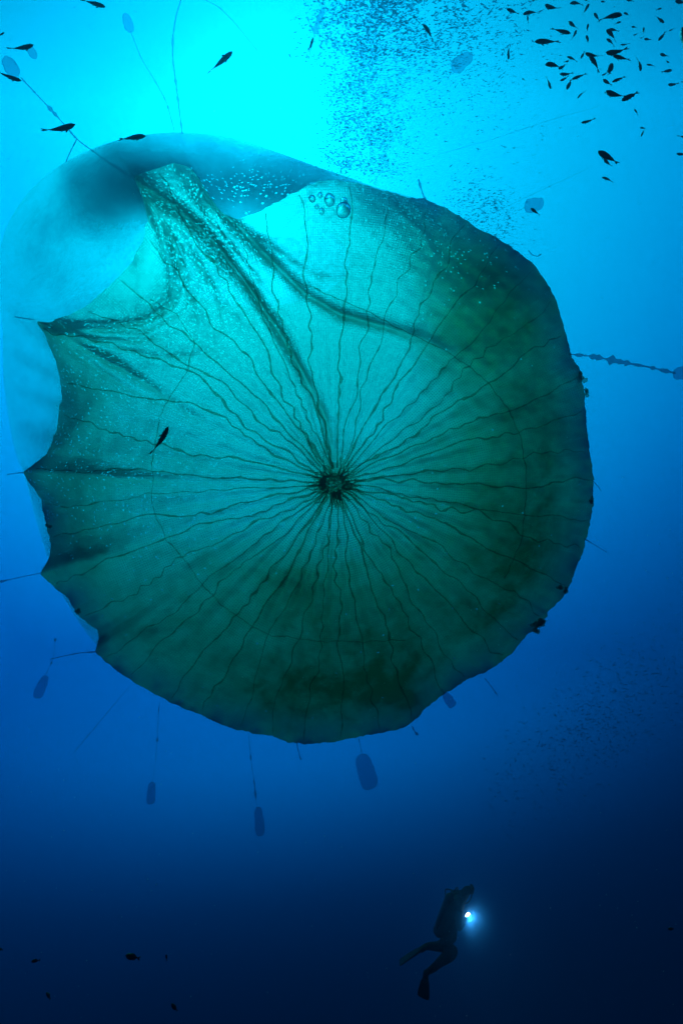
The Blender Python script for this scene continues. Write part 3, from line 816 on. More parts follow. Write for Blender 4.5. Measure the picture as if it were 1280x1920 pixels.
M_SLENDER = fish_material('silvery_fish_skin', (.02, .04, .03), (.12, .16, .09), (.55, .48, .38))
M_DEEP = fish_material('dark_fish_skin', (.03, .06, .015), (.012, .03, .012), (.012, .028, .012))
M_FRY = simple_mat('fry_skin', (.01, .06, .10), (.02, .09, .13), 6, .5)
M_EYE = simple_mat('fish_eye', (.002, .002, .002), (.01, .01, .01), 8, .15)


def fish_mesh(name, h, w, bend=0.0, fork=.12, dorsal=.05, nst=22, nr=14):
    """fish of length 1, nose at +x: lofted body, forked tail, dorsal, anal, pelvic and pectoral fins in one mesh"""
    s = np.linspace(0, 1, nst)                       # 0 nose .. 1 tail root
    x = .5 - s * .84
    hh = h * np.interp(s, [0, .03, .10, .22, .38, .55, .72, .86, .95, 1], [.10, .28, .56, .86, 1, .93, .66, .36, .22, .20]) * .5
    ww = w * np.interp(s, [0, .03, .10, .22, .38, .55, .72, .86, .95, 1], [.10, .34, .70, .98, 1, .85, .52, .24, .10, .06]) * .5
    zc = h * np.interp(s, [0, .2, .5, 1], [-.02, .0, .0, .02])
    an = np.arange(nr) / nr * 2 * np.pi
    vs, fs = [], []
    for i in range(nst):
        for a in an:
            ca, sa = math.cos(a), math.sin(a)
            vs.append([x[i], ww[i] * ca, zc[i] + hh[i] * np.sign(sa) * abs(sa) ** .9])
    for i in range(nst - 1):
        for j in range(nr):
            j2 = (j + 1) % nr
            fs.append([i * nr + j, i * nr + j2, (i + 1) * nr + j2, (i + 1) * nr + j])
    polys = [list(f) for f in fs]
    c0 = len(vs); vs.append([.5 + .012, 0, zc[0]])
    for j in range(nr): polys.append([c0, (j + 1) % nr, j])
    c1 = len(vs); vs.append([x[-1] - .004, 0, zc[-1]])
    for j in range(nr): polys.append([c1, (nst - 1) * nr + j, (nst - 1) * nr + (j + 1) % nr])

    def plate(outline, th=.006, xform=None):
        b0 = len(vs); n_ = len(outline)
        for sgn in (-1, 1):
            for (ax, az) in outline:
                p = np.array([ax, sgn * th, az])
                if xform is not None: p = xform(p)
                vs.append(list(p))
        polys.append([b0 + i for i in range(n_)]); polys.append([b0 + n_ + i for i in reversed(range(n_))])
        for i in range(n_):
            j = (i + 1) % n_
            polys.append([b0 + i, b0 + n_ + i, b0 + n_ + j, b0 + j])
    tr = h * .1
    # tail: two swept lobes
    plate([(-.325, tr), (-.40, tr * 1.6 + fork * .35), (-.50, fork * 1.05), (-.475, fork * .62), (-.425, fork * .1), (-.42, 0), (-.36, 0)])
    plate([(-.36, 0), (-.42, 0), (-.425, -fork * .1), (-.475, -fork * .62), (-.50, -fork * 1.05), (-.40, -tr * 1.6 - fork * .35), (-.325, -tr)])
    H = h * .5
    plate([(.18, H * .85), (.10, H * .9 + dorsal), (-.04, H * .9 + dorsal * .8), (-.16, H * .62 + dorsal * .55), (-.22, H * .45), (-.1, H * .6), (.05, H * .8)])
    plate([(-.05, -H * .8), (-.10, -H * .8 - dorsal * .8), (-.20, -H * .5 - dorsal * .45), (-.23, -H * .35), (-.12, -H * .55)])
    for sg in (-1, 1):
        def pec(p, sg=sg):
            q = np.array([p[0], 0, 0]); out = (-p[2])
            return np.array([p[0], sg * (w * .42 + out * .4), -H * .2 - out * .5 + p[1]])
        plate([(.24, 0), (.16, -.09), (.11, -.10), (.15, -.02), (.19, 0)], .004, pec)
        def pel(p, sg=sg):
            out = -p[2]
            return np.array([p[0], sg * (w * .15 + out * .4), -H * .8 - out * .7 + p[1]])
        plate([(.12, 0), (.04, -.06), (.01, -.06), (.06, 0)], .003, pel)
    V = np.array(vs)
    V[:, 1] += bend * ((.5 - V[:, 0]) ** 2 - .1)          # the swimming curve of the body
    me = bpy.data.meshes.new(name)
    me.from_pydata([tuple(v) for v in V], [], polys); me.update()
    me.polygons.foreach_set('use_smooth', np.ones(len(me.polygons), bool))
    return me


SLEND = [fish_mesh('slender_fish', .22, .14, b, .09, .025) for b in (-.22, 0, .22)]
MEDIUM = [fish_mesh('oval_fish', .36, .18, b, .12, .04) for b in (-.35, 0, .3)]
DEEPM = [fish_mesh('deep_fish', .52, .21, b, .15, .05) for b in (-.35, 0, .35)]
for m_ in SLEND: m_.materials.append(M_SLENDER)
for m_ in MEDIUM + DEEPM: m_.materials.append(M_DEEP)
bm = bmesh.new(); bmesh.ops.create_uvsphere(bm, u_segments=12, v_segments=8, radius=.016)
EYE = bpy.data.meshes.new('eye'); bm.to_mesh(EYE); bm.free(); EYE.materials.append(M_EYE)


def place_fish(px, py, plen, ang, kind, t, label, group, name, cat='fish', seed=0, eyes=False, roll=None):
    g = random.Random(seed * 31 + int(px * 7 + py))
    me = {'s': SLEND, 'm': MEDIUM, 'd': DEEPM}[kind][g.randrange(3)]
    o = bpy.data.objects.new(name, me); COL.objects.link(o)
    c = P(px, py, t)
    yaw = g.uniform(-.3, .3)
    d = RIGHT * math.cos(R(ang)) + UP * math.sin(R(ang)) + FWD * yaw
    fx = Vector(d).normalized()
    up = Vector((0, 0, 1)) * .8 - Vector(FWD) * .35 + Vector(RIGHT) * g.uniform(-.3, .3)
    if roll is not None: up = Vector(UP) * roll[0] - Vector(FWD) * roll[1]
    y = up.cross(fx).normalized(); z = fx.cross(y).normalized()
    m = Matrix((fx, y, z)).transposed().to_4x4()
    L_ = plen * t / FPX * math.sqrt(1 + yaw * yaw)
    o.matrix_world = Matrix.Translation(Vector(c)) @ m @ Matrix.Scale(L_, 4)
    tag(o, label, cat, group)
    if eyes:
        w = {'s': .13, 'm': .15, 'd': .17}[kind]; h = {'s': .20, 'm': .31, 'd': .44}[kind]
        for sg in (-1, 1):
            e = bpy.data.objects.new('eye', EYE); COL.objects.link(e); e.parent = o
            e.location = (.415, sg * w * .33, h * .08)
    return o


# single fish: px, py, length px, heading deg, kind, depth, label
SINGLES = [
    (175, 6, 46, -14, 's', 5.5, 'slender dark fish at the top edge, left of the curved rope'),
    (41, 92, 46, 32, 's', 6.0, 'slender fish at upper left, nose up to the right'),
    (16, 145, 42, 0, 's', 6.4, 'slender fish at the left edge, swimming level to the right below the square float'),
    (113, 244, 60, 26, 's', 5.0, 'slender fish crossing the slanting rope at upper left'),
    (248, 258, 52, 6, 's', 5.4, 'slender level fish just above the top of the net wall'),
    (413, 117, 60, 40, 's', 4.6, 'slender fish with a bright head, alone in the brightest glow'),
    (2, 65, 16, 30, 's', 6.5, 'tail tip of a fish cut by the left edge near the top'),
    (584, 83, 26, 80, 's', 8.0, 'small slender fish pointing up beside the slender pale float'),
    (303, 828, 62, 66, 's', 4.2, 'slender fish with pale silvery belly in front of the green net'),
    (248, 1795, 26, 172, 'm', 6.0, 'dark fish near the bottom left, the clearest one in the dark water'),
    (66, 1802, 15, 190, 'm', 8.0, 'small dim fish in the bottom left dark water'),
    (312, 1795, 10, 95, 'm', 10.0, 'tiny dim fish right of the clear dark fish near the bottom'),
    (1, 1780, 12, 180, 'm', 8.0, 'dim fish cut by the left edge near the bottom'),
    (92, 1867, 15, 150, 'm', 8.0, 'dim fish lowest at the bottom left, tilted down'),
    (327, 1890, 17, 130, 'm', 8.0, 'dim fish at the bottom edge, tilted nose up to the left'),
    (1258, 1742, 14, 180, 'm', 8.0, 'dim fish in the black water at the lower right edge'),
    (1003, 397, 22, 150, 'd', 8.0, 'small dark fish in front of the faint grey float right of the cage'),
    (804, 57, 30, 150, 'm', 6.5, 'dark fish with a pale glint inside the tiny fish school'),
    (952, 98, 24, -85, 's', 8.0, 'small fish hanging nose down between the tiny fish and the dark shoal'),
]
for i, (x, y, l, a, kd, t, lab) in enumerate(SINGLES):
    place_fish(x, y, l, a, kd, t, lab, 'single fish around the cage', 'slender_fish' if kd == 's' else 'dark_fish', seed=i, eyes=l > 40,
               roll=(.25, -1.0) if y == 828 else ((.6, -.6) if y == 117 else None))

# the dark shoal at the upper right; crop coordinates A: x = 940 + cx / 3.765, y = cy / 3.765; B: same, y + 90; C: 1060 + cx / 5.818, 200 + cy / 5.818
A_ = [(78, 80, 95, 155, 'm'), (208, 78, 112, 198, 'm'), (183, 132, 50, 90, 's'), (350, 62, 108, 142, 'd'), (530, 14, 92, 184, 'm'), (598, 68, 78, 82, 'd'),
      (675, 115, 70, 155, 'd'), (768, 105, 145, -25, 'm'), (885, 95, 52, 180, 'd'), (820, 157, 40, 0, 'd'), (1110, 60, 36, 0, 'd'), (1112, 135, 84, -33, 'm'),
      (415, 218, 142, -31, 's'), (503, 178, 88, 132, 'd'), (515, 250, 82, 82, 'm'), (605, 193, 42, 90, 'd'), (603, 276, 62, 88, 'd'), (792, 212, 70, 150, 'm'),
      (780, 236, 108, 176, 'd'), (772, 290, 74, 152, 'm'), (935, 187, 36, 180, 'd'), (1000, 213, 46, 88, 'm'), (943, 245, 32, 190, 'm'), (1030, 277, 52, 176, 'd'),
      (1195, 213, 32, 185, 'm'), (1130, 255, 78, 232, 'm'), (322, 293, 192, 188, 's'), (867, 317, 60, 172, 's'), (803, 375, 142, 178, 'm'), (845, 408, 142, 180, 's'),
      (46, 372, 92, -84, 's'), (500, 410, 84, 165, 's'), (372, 449, 135, 190, 'm'), (570, 392, 46, 235, 'm'), (640, 400, 116, 155, 'm'), (662, 436, 120, 135, 'm'),
      (977, 450, 98, -88, 'm'), (1053, 456, 64, 180, 's'), (1145, 389, 66, 178, 'd'), (1164, 437, 38, 0, 'd'), (1275, 262, 120, 100, 'd'), (1266, 14, 90, 175, 'd'),
      (228, 4, 32, 180, 'd'), (718, 8, 36, 190, 'd'), (905, 3, 62, 170, 'm'), (985, 268, 28, 200, 's'), (455, 434, 40, 10, 'm'), (600, 2, 40, 170, 's')]
B_ = [(425, 133, 76, 222, 'm'), (767, 158, 108, 88, 'm'), (728, 185, 42, 190, 'm'), (452, 190, 88, 168, 'm'), (546, 200, 112, 200, 's'), (440, 221, 58, 192, 'm'),
      (474, 258, 78, 248, 'm'), (330, 244, 82, -62, 'm'), (556, 325, 64, 238, 'm'), (157, 220, 32, 165, 'm'), (745, 243, 76, 148, 'd'), (825, 220, 112, 205, 's'),
      (796, 340, 150, 130, 'm'), (738, 316, 30, 170, 's'), (905, 340, 122, 203, 'm'), (951, 447, 46, 135, 'm'), (1162, 163, 66, 0, 'd'), (1205, 262, 64, 165, 'd'), (1278, 238, 26, 180, 'm')]
C_ = [(240, 165, 155, 190, 's'), (846, 228, 72, 182, 'm'), (838, 282, 84, 250, 'm'), (462, 552, 262, 136, 'm'), (446, 617, 128, 118, 'd'), (462, 786, 145, 172, 's'),
      (1290, 325, 130, -35, 'm'), (1268, 525, 120, 158, 'm')]
shoal = [(940 + x / 3.765, y / 3.765, l / 3.765, a, k_) for x, y, l, a, k_ in A_] + \
        [(940 + x / 3.765, 90 + y / 3.765, l / 3.765, a, k_) for x, y, l, a, k_ in B_] + \
        [(1060 + x / 5.818, 200 + y / 5.818, l / 5.818, a, k_) for x, y, l, a, k_ in C_]


def heading(a):
    a = a % 360
    return ['nose right', 'nose up right', 'nose up', 'nose up left', 'nose left', 'nose down left', 'nose down', 'nose down right'][int(((a + 22.5) % 360) // 45)]


def fish_key(f):
    x, y, l, a, k_ = f
    size = 'tiny' if l < 11 else 'small' if l < 18 else 'mid-sized' if l < 27 else 'large'
    shape = {'s': 'slender', 'm': 'oval', 'd': 'deep-bodied'}[k_]
    band = ('top edge of shoal' if y < 12 else 'top rows of shoal' if y < 50 else 'upper middle of shoal' if y < 95 else 'dense middle of shoal' if y < 150
            else 'lower fringe of shoal' if y < 215 else 'below the shoal')
    zone = 'left' if x < 1045 else 'right' if x > 1190 else 'centre'
    return f'{size} {shape} fish, {heading(a)}, {band}, {zone}'


groups = {}
for f in shoal: groups.setdefault(fish_key(f), []).append(f)
ORD = ['leftmost', 'second', 'third', 'fourth', 'fifth', 'sixth']
for key, fl in groups.items():
    fl.sort(key=lambda f: f[0])
    for i, f in enumerate(fl):
        lab = key if len(fl) == 1 else f'{key}, {ORD[i] if i < len(fl) - 1 or len(fl) > 2 else "rightmost"}'
        x, y, l, a, k_ = f
        t = float(np.clip(.22 / (l / FPX), 5.0, 11.0)) * rng.uniform(.93, 1.07)
        place_fish(x, y, l, a, k_, t, lab, 'dark fish of the upper right shoal', 'dark_fish', seed=int(x), eyes=False)

# ------------------------------------------------------------------ the school of tiny fish


def fry_density(x, y):
    # fluted column right of the glow, thinning to the right, and a small second cloud by the cage shoulder
    left = 600 - 25 * math.sin(y / 60.0) - (40 if y > 170 else 0)
    core = math.exp(-((x - (695 - .12 * y)) / (78 if y > 110 else 120)) ** 2) * (1.0 if y < 300 else math.exp(-((y - 300) / 34) ** 2))
    if y < 120: core *= .55 + .45 * y / 120
    wide = .26 * math.exp(-((x - 820) / 120) ** 2) * math.exp(-((y - 60) / 150) ** 2)
    low = .42 * math.exp(-((x - 905 - (y - 380) * .35) / 48) ** 2) * math.exp(-((y - 392) / 55) ** 2)
    edge = 1 / (1 + math.exp(-(x - left - 14 * math.sin(y / 17.0 + 2 * math.sin(y / 41))) / 26))
    clump = .62 + .38 * math.sin(x / 23 + 2 * math.sin(y / 31)) * math.sin(y / 19 + 1.5 * math.sin(x / 37))
    return max(core, wide, low) * edge * clump


def fry_mesh(name):
    me = fish_mesh(name, .30, .2, .2, .12, .04, 8, 6)
    me.materials.append(M_FRY)
    return me


add_translucency(M_FRY, .5, (.02, .35, .45)); add_see_through(M_FRY, .42, (.3, .9, 1))
FRY = fry_mesh('juvenile_fish')
fry_pts = []
while len(fry_pts) < 9800:
    x = rng.uniform(540, 1060); y = rng.uniform(-6, 470)
    if rng.random() < fry_density(x, y):
        big = max(0, 1 - y / 150)
        size = rng.lognormvariate(math.log(4.0 + 2.8 * big), .28)
        ang = 172 + rng.gauss(0, 22) if x > 700 else 158 + rng.gauss(0, 28)
        fry_pts.append((x, y, size, ang))
fry_pts.sort(key=lambda f: -f[2])


def fry_matrix(x, y, size, ang, t):
    g = rng
    fx = Vector(RIGHT * math.cos(R(ang)) + UP * math.sin(R(ang)) + FWD * g.uniform(-.3, .3)).normalized()
    up = Vector((0, 0, 1)) * .6 - Vector(FWD) * .3 + Vector(RIGHT) * g.uniform(-.4, .4)
    yv = up.cross(fx).normalized(); zv = fx.cross(yv)
    return Matrix.Translation(Vector(P(x, y, t))) @ Matrix((fx, yv, zv)).transposed().to_4x4() @ Matrix.Scale(size * t / FPX, 4)


for (x, y, sz, an) in fry_pts[:300]:
    t = rng.uniform(15, 19)
    o = bpy.data.objects.new('juvenile_fish', FRY); COL.objects.link(o)
    o.matrix_world = fry_matrix(x, y, sz, an, t)
    tag(o, 'tiny fish of the dense school right of the bright glow', 'juvenile fish', 'tiny fish of the school')
# the thousands behind them, one object
low = fish_mesh('tmp', .32, .22, .2, .14, .05, 5, 4)
lv = np.array([v.co for v in low.vertices]); lf = []
for p_ in low.polygons:
    vv = list(p_.vertices)
    for q in range(1, len(vv) - 1): lf.append((vv[0], vv[q], vv[q + 1]))
lf = np.array(lf); bpy.data.meshes.remove(low)
VV, FF = [], []
for i, (x, y, sz, an) in enumerate(fry_pts[300:]):
    t = rng.uniform(17, 22)
    M = np.array(fry_matrix(x, y, sz, an, t))
    VV.append(lv @ M[:3, :3].T + M[:3, 3]); FF.append(lf + i * len(lv))
me = mesh_np('fish_school', np.concatenate(VV), np.concatenate(FF)); me.materials.append(M_FRY)
o = bpy.data.objects.new('fish_school', me); COL.objects.link(o)
tag(o, 'dense cloud of thousands of tiny fish right of the glow above the cage', 'fish school', kind='stuff')
# a far, dim school low on the right
VV, FF = [], []
i = 0
while i < 900:
    u = rng.gauss(0, 1); v = rng.gauss(0, 1)
    x = 1130 + u * 120 + v * 18; y = 1345 - u * 95 + v * 50
    if not 900 < x < 1300: continue
    M = np.array(fry_matrix(x, y, rng.uniform(4, 7), rng.gauss(150, 40), rng.uniform(44, 52)))
    VV.append(lv @ M[:3, :3].T + M[:3, 3]); FF.append(lf + i * len(lv)); i += 1
me = mesh_np('distant_fish_school', np.concatenate(VV), np.concatenate(FF)); me.materials.append(M_FRY)
o = bpy.data.objects.new('distant_fish_school', me); COL.objects.link(o)
tag(o, 'dim far school of fish in the deep blue at lower right', 'fish school', kind='stuff')

# ------------------------------------------------------------------ air bubbles against the top of the cage
k = NT('air_bubble')
gl = k.n('ShaderNodeBsdfGlass', {'Color': (.85, 1, 1, 1), 'Roughness': .02, 'IOR': .75})
k.t.links.new(gl.outputs[0], k.out.inputs[0])
M_BUB = k.m
BUBS = [(618, 375, 13, 9, 'broad domed air bubble, the upper big one by the cage top'), (644, 394, 17, 10, 'largest domed air bubble by the cage top, lowest on the right'),
        (585, 373, 8, 7, 'round air bubble leftmost of the cluster by the cage top'), (603, 396, 7, 5, 'small air bubble below the big ones by the cage top'),
        (645, 378, 9, 6, 'flat air bubble above the largest bubble'), (600, 366, 6, 5, 'small air bubble upper left in the bubble cluster'),
        (594, 388, 5, 4, 'smallest air bubble of the cluster by the cage top')]
for i, (x, y, rx, ry, lab) in enumerate(BUBS):
    t = 12.5
    bm = bmesh.new(); bmesh.ops.create_icosphere(bm, subdivisions=3, radius=1)
    g = random.Random(i)
    for v in bm.verts:
        v.co *= 1 + .06 * math.sin(v.co.x * 5 + i) * math.cos(v.co.y * 4 + i * 2)
        if v.co.z < 0: v.co.z *= .45                       # flattened underneath
    me = bpy.data.meshes.new('air_bubble'); bm.to_mesh(me); bm.free()
    me.polygons.foreach_set('use_smooth', np.ones(len(me.polygons), bool))
    o = link('air_bubble', me, M_BUB, None, tuple(P(x, y, t)))
    o.scale = (rx * .85 * t / FPX, rx * t / FPX * .8, ry * t / FPX * 1.05)
    o.rotation_euler = (g.uniform(-.3, .3), g.uniform(-.3, .3), g.uniform(0, 3))
    tag(o, lab, 'air bubble', 'air bubbles by the cage top')

# ------------------------------------------------------------------ the diver
DT = 9.5
PPM = FPX / DT            # photo pixels per metre in the diver's plane
DO = P(836, 1745, DT)     # origin: the waist


def D(cx, cy, w=0.0):
    """zoomed-crop pixel (6.4 x, origin 730, 1640) + metres towards the camera -> local point"""
    return Vector(((730 + cx / 6.4 - 836) / PPM, (1745 - (1640 + cy / 6.4)) / PPM, w))


dbase = Matrix((Vector(RIGHT), Vector(UP), Vector(-FWD))).transposed().to_4x4()
diver = empty('person', (0, 0, 0))
diver.matrix_world = Matrix.Translation(Vector(DO)) @ dbase
tag(diver, 'scuba diver in dark wetsuit and fins, upright, holding a lit torch', 'person')
M_SUIT = simple_mat('black_neoprene', (.012, .014, .016), (.02, .024, .026), 30, .85, spec=.2)
M_RUBBER = simple_mat('fin_rubber', (.010, .011, .012), (.018, .02, .02), 25, .6)
M_TANK = simple_mat('tank_paint', (.03, .035, .04), (.05, .055, .06), 12, .45, .4)
M_SKIN = simple_mat('skin', (.35, .22, .16), (.42, .27, .2), 20, .6)
M_GLASS = simple_mat('mask_lens', (.01, .015, .02), (.02, .03, .04), 8, .08)


def skin_obj(name, verts, edges, radii, mat, parent, subs=2):
    me = bpy.data.meshes.new(name)
    me.from_pydata([tuple(v) for v in verts], edges, [])
    o = link(name, me, mat, parent)
    sk = o.modifiers.new('skin', 'SKIN'); sk.use_smooth_shade = True; sk.branch_smoothing = .6
    sb = o.modifiers.new('sub', 'SUBSURF'); sb.levels = subs; sb.render_levels = subs
    lay = me.skin_vertices[0] if me.skin_vertices else None
    if lay is None:
        bm_ = bmesh.new(); bm_.from_mesh(me); bm_.verts.layers.skin.verify(); bm_.to_mesh(me); bm_.free(); lay = me.skin_vertices[0]
    for i, r_ in enumerate(radii):
        lay.data[i].radius = (r_, r_) if np.isscalar(r_) else r_
    lay.data[0].use_root = True
    return o


# skeleton: pelvis first; w = towards the camera (his right arm and leg are on the near side)
J, E, Rr = [], [], []


def jt(p, r, parent=None):
    J.append(p); Rr.append(tuple(q_ * 1.25 for q_ in r) if isinstance(r, tuple) else r * 1.25)
    if parent is not None: E.append((parent, len(J) - 1))
    return len(J) - 1


pel = jt(D(706, 730), (.155, .125))
bel = jt(D(722, 600), (.15, .125), pel)
chs = jt(D(760, 440), (.17, .145), bel)
shd = jt(D(815, 310), (.155, .12), chs)
nck = jt(D(880, 250), .07, shd)
hd0 = jt(D(915, 215), .088, nck)
hd1 = jt(D(934, 172), .105, hd0)
hd2 = jt(D(938, 140), .075, hd1)
jaw = jt(D(968, 200), .05, hd0)
nos = jt(D(990, 186), .022, hd1)
for sg in (1, -1):      # legs: near one trails down, far one is kicked back
    if sg > 0:
        pts = [(D(722, 790, .09), .15), (D(722, 860, .10), .13), (D(686, 925, .10), .092), (D(600, 985, .10), .066), (D(520, 1060, .10), .055), (D(455, 1110, .09), .042), (D(420, 1135, .09), .045), (D(415, 1200, .09), .04)]
    else:
        pts = [(D(700, 790, -.09), .15), (D(690, 870, -.10), .125), (D(650, 920, -.10), .09), (D(560, 918, -.10), .062), (D(490, 912, -.10), .056), (D(440, 920, -.10), .042), (D(415, 940, -.10), .045), (D(370, 975, -.10), .038)]
    p_ = pel
    for q, r_ in pts: p_ = jt(q, r_, p_)
for sg in (1, -1):      # arms reach forward to the torch
    if sg > 0:
        pts = [(D(818, 330, .19), .068), (D(800, 420, .24), .056), (D(790, 520, .26), .047), (D(838, 480, .22), .042), (D(882, 440, .17), .032), (D(900, 428, .15), .034)]
    else:
        pts = [(D(830, 330, -.17), .066), (D(850, 430, -.2), .054), (D(852, 560, -.2), .046), (D(850, 610, -.12), .038), (D(868, 500, -.02), .03), (D(888, 452, .03), .032)]
    p_ = shd
    for q, r_ in pts: p_ = jt(q, r_, p_)
    palm = p_
    base = J[palm]
    # four curled fingers of unequal length round the torch, thumb from the side of the palm
    for fi in range(4):
        off = Vector((.012 - fi * .006, .030 - fi * .021, 0))
        ln = (.034, .040, .037, .029)[fi]
        a1 = jt(base + off + Vector((.035, .0, .01 * sg)), .0095, palm)
        a2 = jt(base + off + Vector((.035 + ln, -.004, -.002 * sg)), .0088, a1)
        a3 = jt(base + off + Vector((.035 + ln * .95, -.010, -.030 * sg)), .008, a2)
    t1 = jt(base + Vector((.005, .038, -.012 * sg)), .011, palm)
    t2 = jt(base + Vector((.038, .052, -.024 * sg)), .0095, t1)
body = skin_obj('wetsuit_body', J, E, Rr, M_SUIT, diver)


def lathe_obj(name, a, b, prof, mat, parent, sides=18):
    """surface of revolution from a to b; prof = [(fraction, radius)]"""
    a = Vector(a); b = Vector(b); ax = (b - a); ln = ax.length; ax.normalize()
    u = ax.orthogonal().normalized(); v = ax.cross(u)
    an = np.arange(sides) / sides * 2 * np.pi
    V = []
    for f, r_ in prof:
        for t_ in an: V.append(a + ax * ln * f + (u * math.cos(t_) + v * math.sin(t_)) * r_)
    n = len(prof)
    F = [[i * sides + j, i * sides + (j + 1) % sides, (i + 1) * sides + (j + 1) % sides, (i + 1) * sides + j] for i in range(n - 1) for j in range(sides)]
    F += [list(range(sides))[::-1], [(n - 1) * sides + j for j in range(sides)]]
    me = bpy.data.meshes.new(name); me.from_pydata([tuple(v_) for v_ in V], [], F); me.update()
    me.polygons.foreach_set('use_smooth', np.ones(len(me.polygons), bool))
    return link(name, me, mat, parent)


tank = lathe_obj('air_tank', D(590, 640), D(742, 232), [(0, .05), (.01, .085), (.05, .098), (.45, .1), (.85, .1), (.93, .085), (.98, .05), (1, .03)], M_TANK, diver)
lathe_obj('valve', D(742, 232), D(765, 196), [(0, .025), (.3, .03), (.5, .02), (1, .022)], M_RUBBER, tank, 10)
lathe_obj('first_stage', D(752, 214, -.05), D(764, 214, .07), [(0, .02), (.2, .03), (.5, .024), (.8, .03), (1, .02)], M_TANK, tank, 10)
# buoyancy vest: wraps the back and the sides of the torso, flaring over the hips
bm = bmesh.new()
secs = [((800, 262), .15, .16), ((770, 330), .19, .19), ((728, 430), .21, .20), ((690, 530), .215, .21), ((655, 610), .225, .205), ((640, 655), .21, .19), ((640, 668), .17, .15)]
rings = []
for (c_, rx, rz) in secs:
    c_ = D(*c_); ring = []
    for q in range(20):
        a = q / 20 * 2 * math.pi
        rr_ = 1 + .05 * math.sin(a * 6 + c_.y * 9)
        ring.append(bm.verts.new(c_ + Vector((math.cos(a) * rx * rr_ * .9, math.cos(a) * rx * .30, math.sin(a) * rz * rr_))))
    rings.append(ring)
for a_, b_ in zip(rings, rings[1:]):
    for q in range(20): bm.faces.new((a_[q], a_[(q + 1) % 20], b_[(q + 1) % 20], b_[q]))
bm.faces.new(rings[0][::-1]); bm.faces.new(rings[-1])
bmesh.ops.recalc_face_normals(bm, faces=bm.faces)
me = bpy.data.meshes.new('buoyancy_vest'); bm.to_mesh(me); bm.free(); me.polygons.foreach_set('use_smooth', np.ones(len(me.polygons), bool))
link('buoyancy_vest', me, M_RUBBER, diver)


def fin(a, b, wid, wdir, nm='fin'):
    """foot pocket and a long blade, ribbed at both edges"""
    a = Vector(a); b = Vector(b); ax = (b - a); L_ = ax.length; ax.normalize(); wd = (Vector(wdir) - ax * Vector(wdir).dot(ax)).normalized(); nn = ax.cross(wd)
    bm = bmesh.new(); rows = []
    for f, w_, th_ in ((0, .045, .035), (.12, .05, .045), (.28, .055, .035), (.36, .075, .016), (.6, .095, .011), (.85, .11, .008), (.96, .105, .006), (1.0, .075, .004)):
        row = []
        for q in range(16):
            t_ = q / 16 * 2 * math.pi
            rib = 1.0 + (1.6 if abs(math.cos(t_)) > .9 and f > .3 else 0)
            row.append(bm.verts.new(a + ax * L_ * f + wd * math.cos(t_) * w_ * wid / .18 + nn * (math.sin(t_) * th_ * rib) + nn * (-.05 * f * f)))
        rows.append(row)
    for p_, q_ in zip(rows, rows[1:]):
        for q in range(16): bm.faces.new((p_[q], p_[(q + 1) % 16], q_[(q + 1) % 16], q_[q]))
    bm.faces.new(rows[0][::-1]); bm.faces.new(rows[-1]); bmesh.ops.recalc_face_normals(bm, faces=bm.faces)
    me = bpy.data.meshes.new(nm); bm.to_mesh(me); bm.free(); me.polygons.foreach_set('use_smooth', np.ones(len(me.polygons), bool))
    return link(nm, me, M_RUBBER, diver)


fin(D(430, 1110, .09), D(392, 1482, .05), .20, (1, 0, .35))
fin(D(470, 905, -.10), D(110, 1062, -.06), .2, (.18, .42, .9))
# mask, regulator, hoses
bm = bmesh.new()
bmesh.ops.create_cube(bm, size=1)
for v in bm.verts:
    v.co = Vector((v.co.x * .05, v.co.y * .075 * (1 if v.co.x < 0 else .85), v.co.z * .15 * (1 if v.co.x < 0 else .8)))
bmesh.ops.bevel(bm, geom=bm.edges[:], offset=.012, segments=3, affect='EDGES')
me = bpy.data.meshes.new('diving_mask'); bm.to_mesh(me); bm.free()
mk = link('diving_mask', me, M_RUBBER, diver); mk.location = D(988, 158)
bm = bmesh.new(); bmesh.ops.create_cube(bm, size=1)
for v in bm.verts: v.co = Vector((v.co.x * .006, v.co.y * .055, v.co.z * .11))
me = bpy.data.meshes.new('mask_lens'); bm.to_mesh(me); bm.free()
ml = link('mask_lens', me, M_GLASS, mk); ml.location = (.028, 0, 0)
lathe_obj('regulator', D(980, 208), D(1003, 208), [(0, .018), (.2, .034), (.7, .036), (1, .028)], M_RUBBER, diver, 14)


def hose(pts, r_):
    a = np.array([tuple(p) for p in pts]); L = np.r_[0, np.cumsum(np.linalg.norm(np.diff(a, axis=0), axis=1))]
    q = np.linspace(0, L[-1], 30)
    w = np.stack([np.interp(q, L, a[:, c]) for c in range(3)], -1)
    for _ in range(6): w[1:-1] = (w[:-2] + w[1:-1] * 2 + w[2:]) / 4
    bmh = bmesh.new(); prev = None
    for i in range(len(w)):
        t_ = Vector(w[min(i + 1, 29)] - w[max(i - 1, 0)]).normalized(); u = t_.orthogonal().normalized(); v_ = t_.cross(u)
        ring = [bmh.verts.new(Vector(w[i]) + (u * math.cos(k_ * math.pi / 3) + v_ * math.sin(k_ * math.pi / 3)) * r_) for k_ in range(6)]
        if prev:
            for k_ in range(6): bmh.faces.new((prev[k_], prev[(k_ + 1) % 6], ring[(k_ + 1) % 6], ring[k_]))
        prev = ring
    me = bpy.data.meshes.new('hose'); bmh.to_mesh(me); bmh.free()
    return link('hose', me, M_RUBBER, diver)


hose([D(758, 212, .06), D(785, 150, .12), D(830, 190, .18), D(880, 260, .2), D(950, 250, .12), D(985, 210, .03)], .012)
hose([D(758, 214, -.05), D(720, 230, -.12), D(690, 250, -.18), D(700, 420, -.24), D(760, 620, -.2)], .011)
hose([D(760, 205, .02), D(800, 140, .02), D(838, 205, -.08), D(800, 330, -.2)], .011)

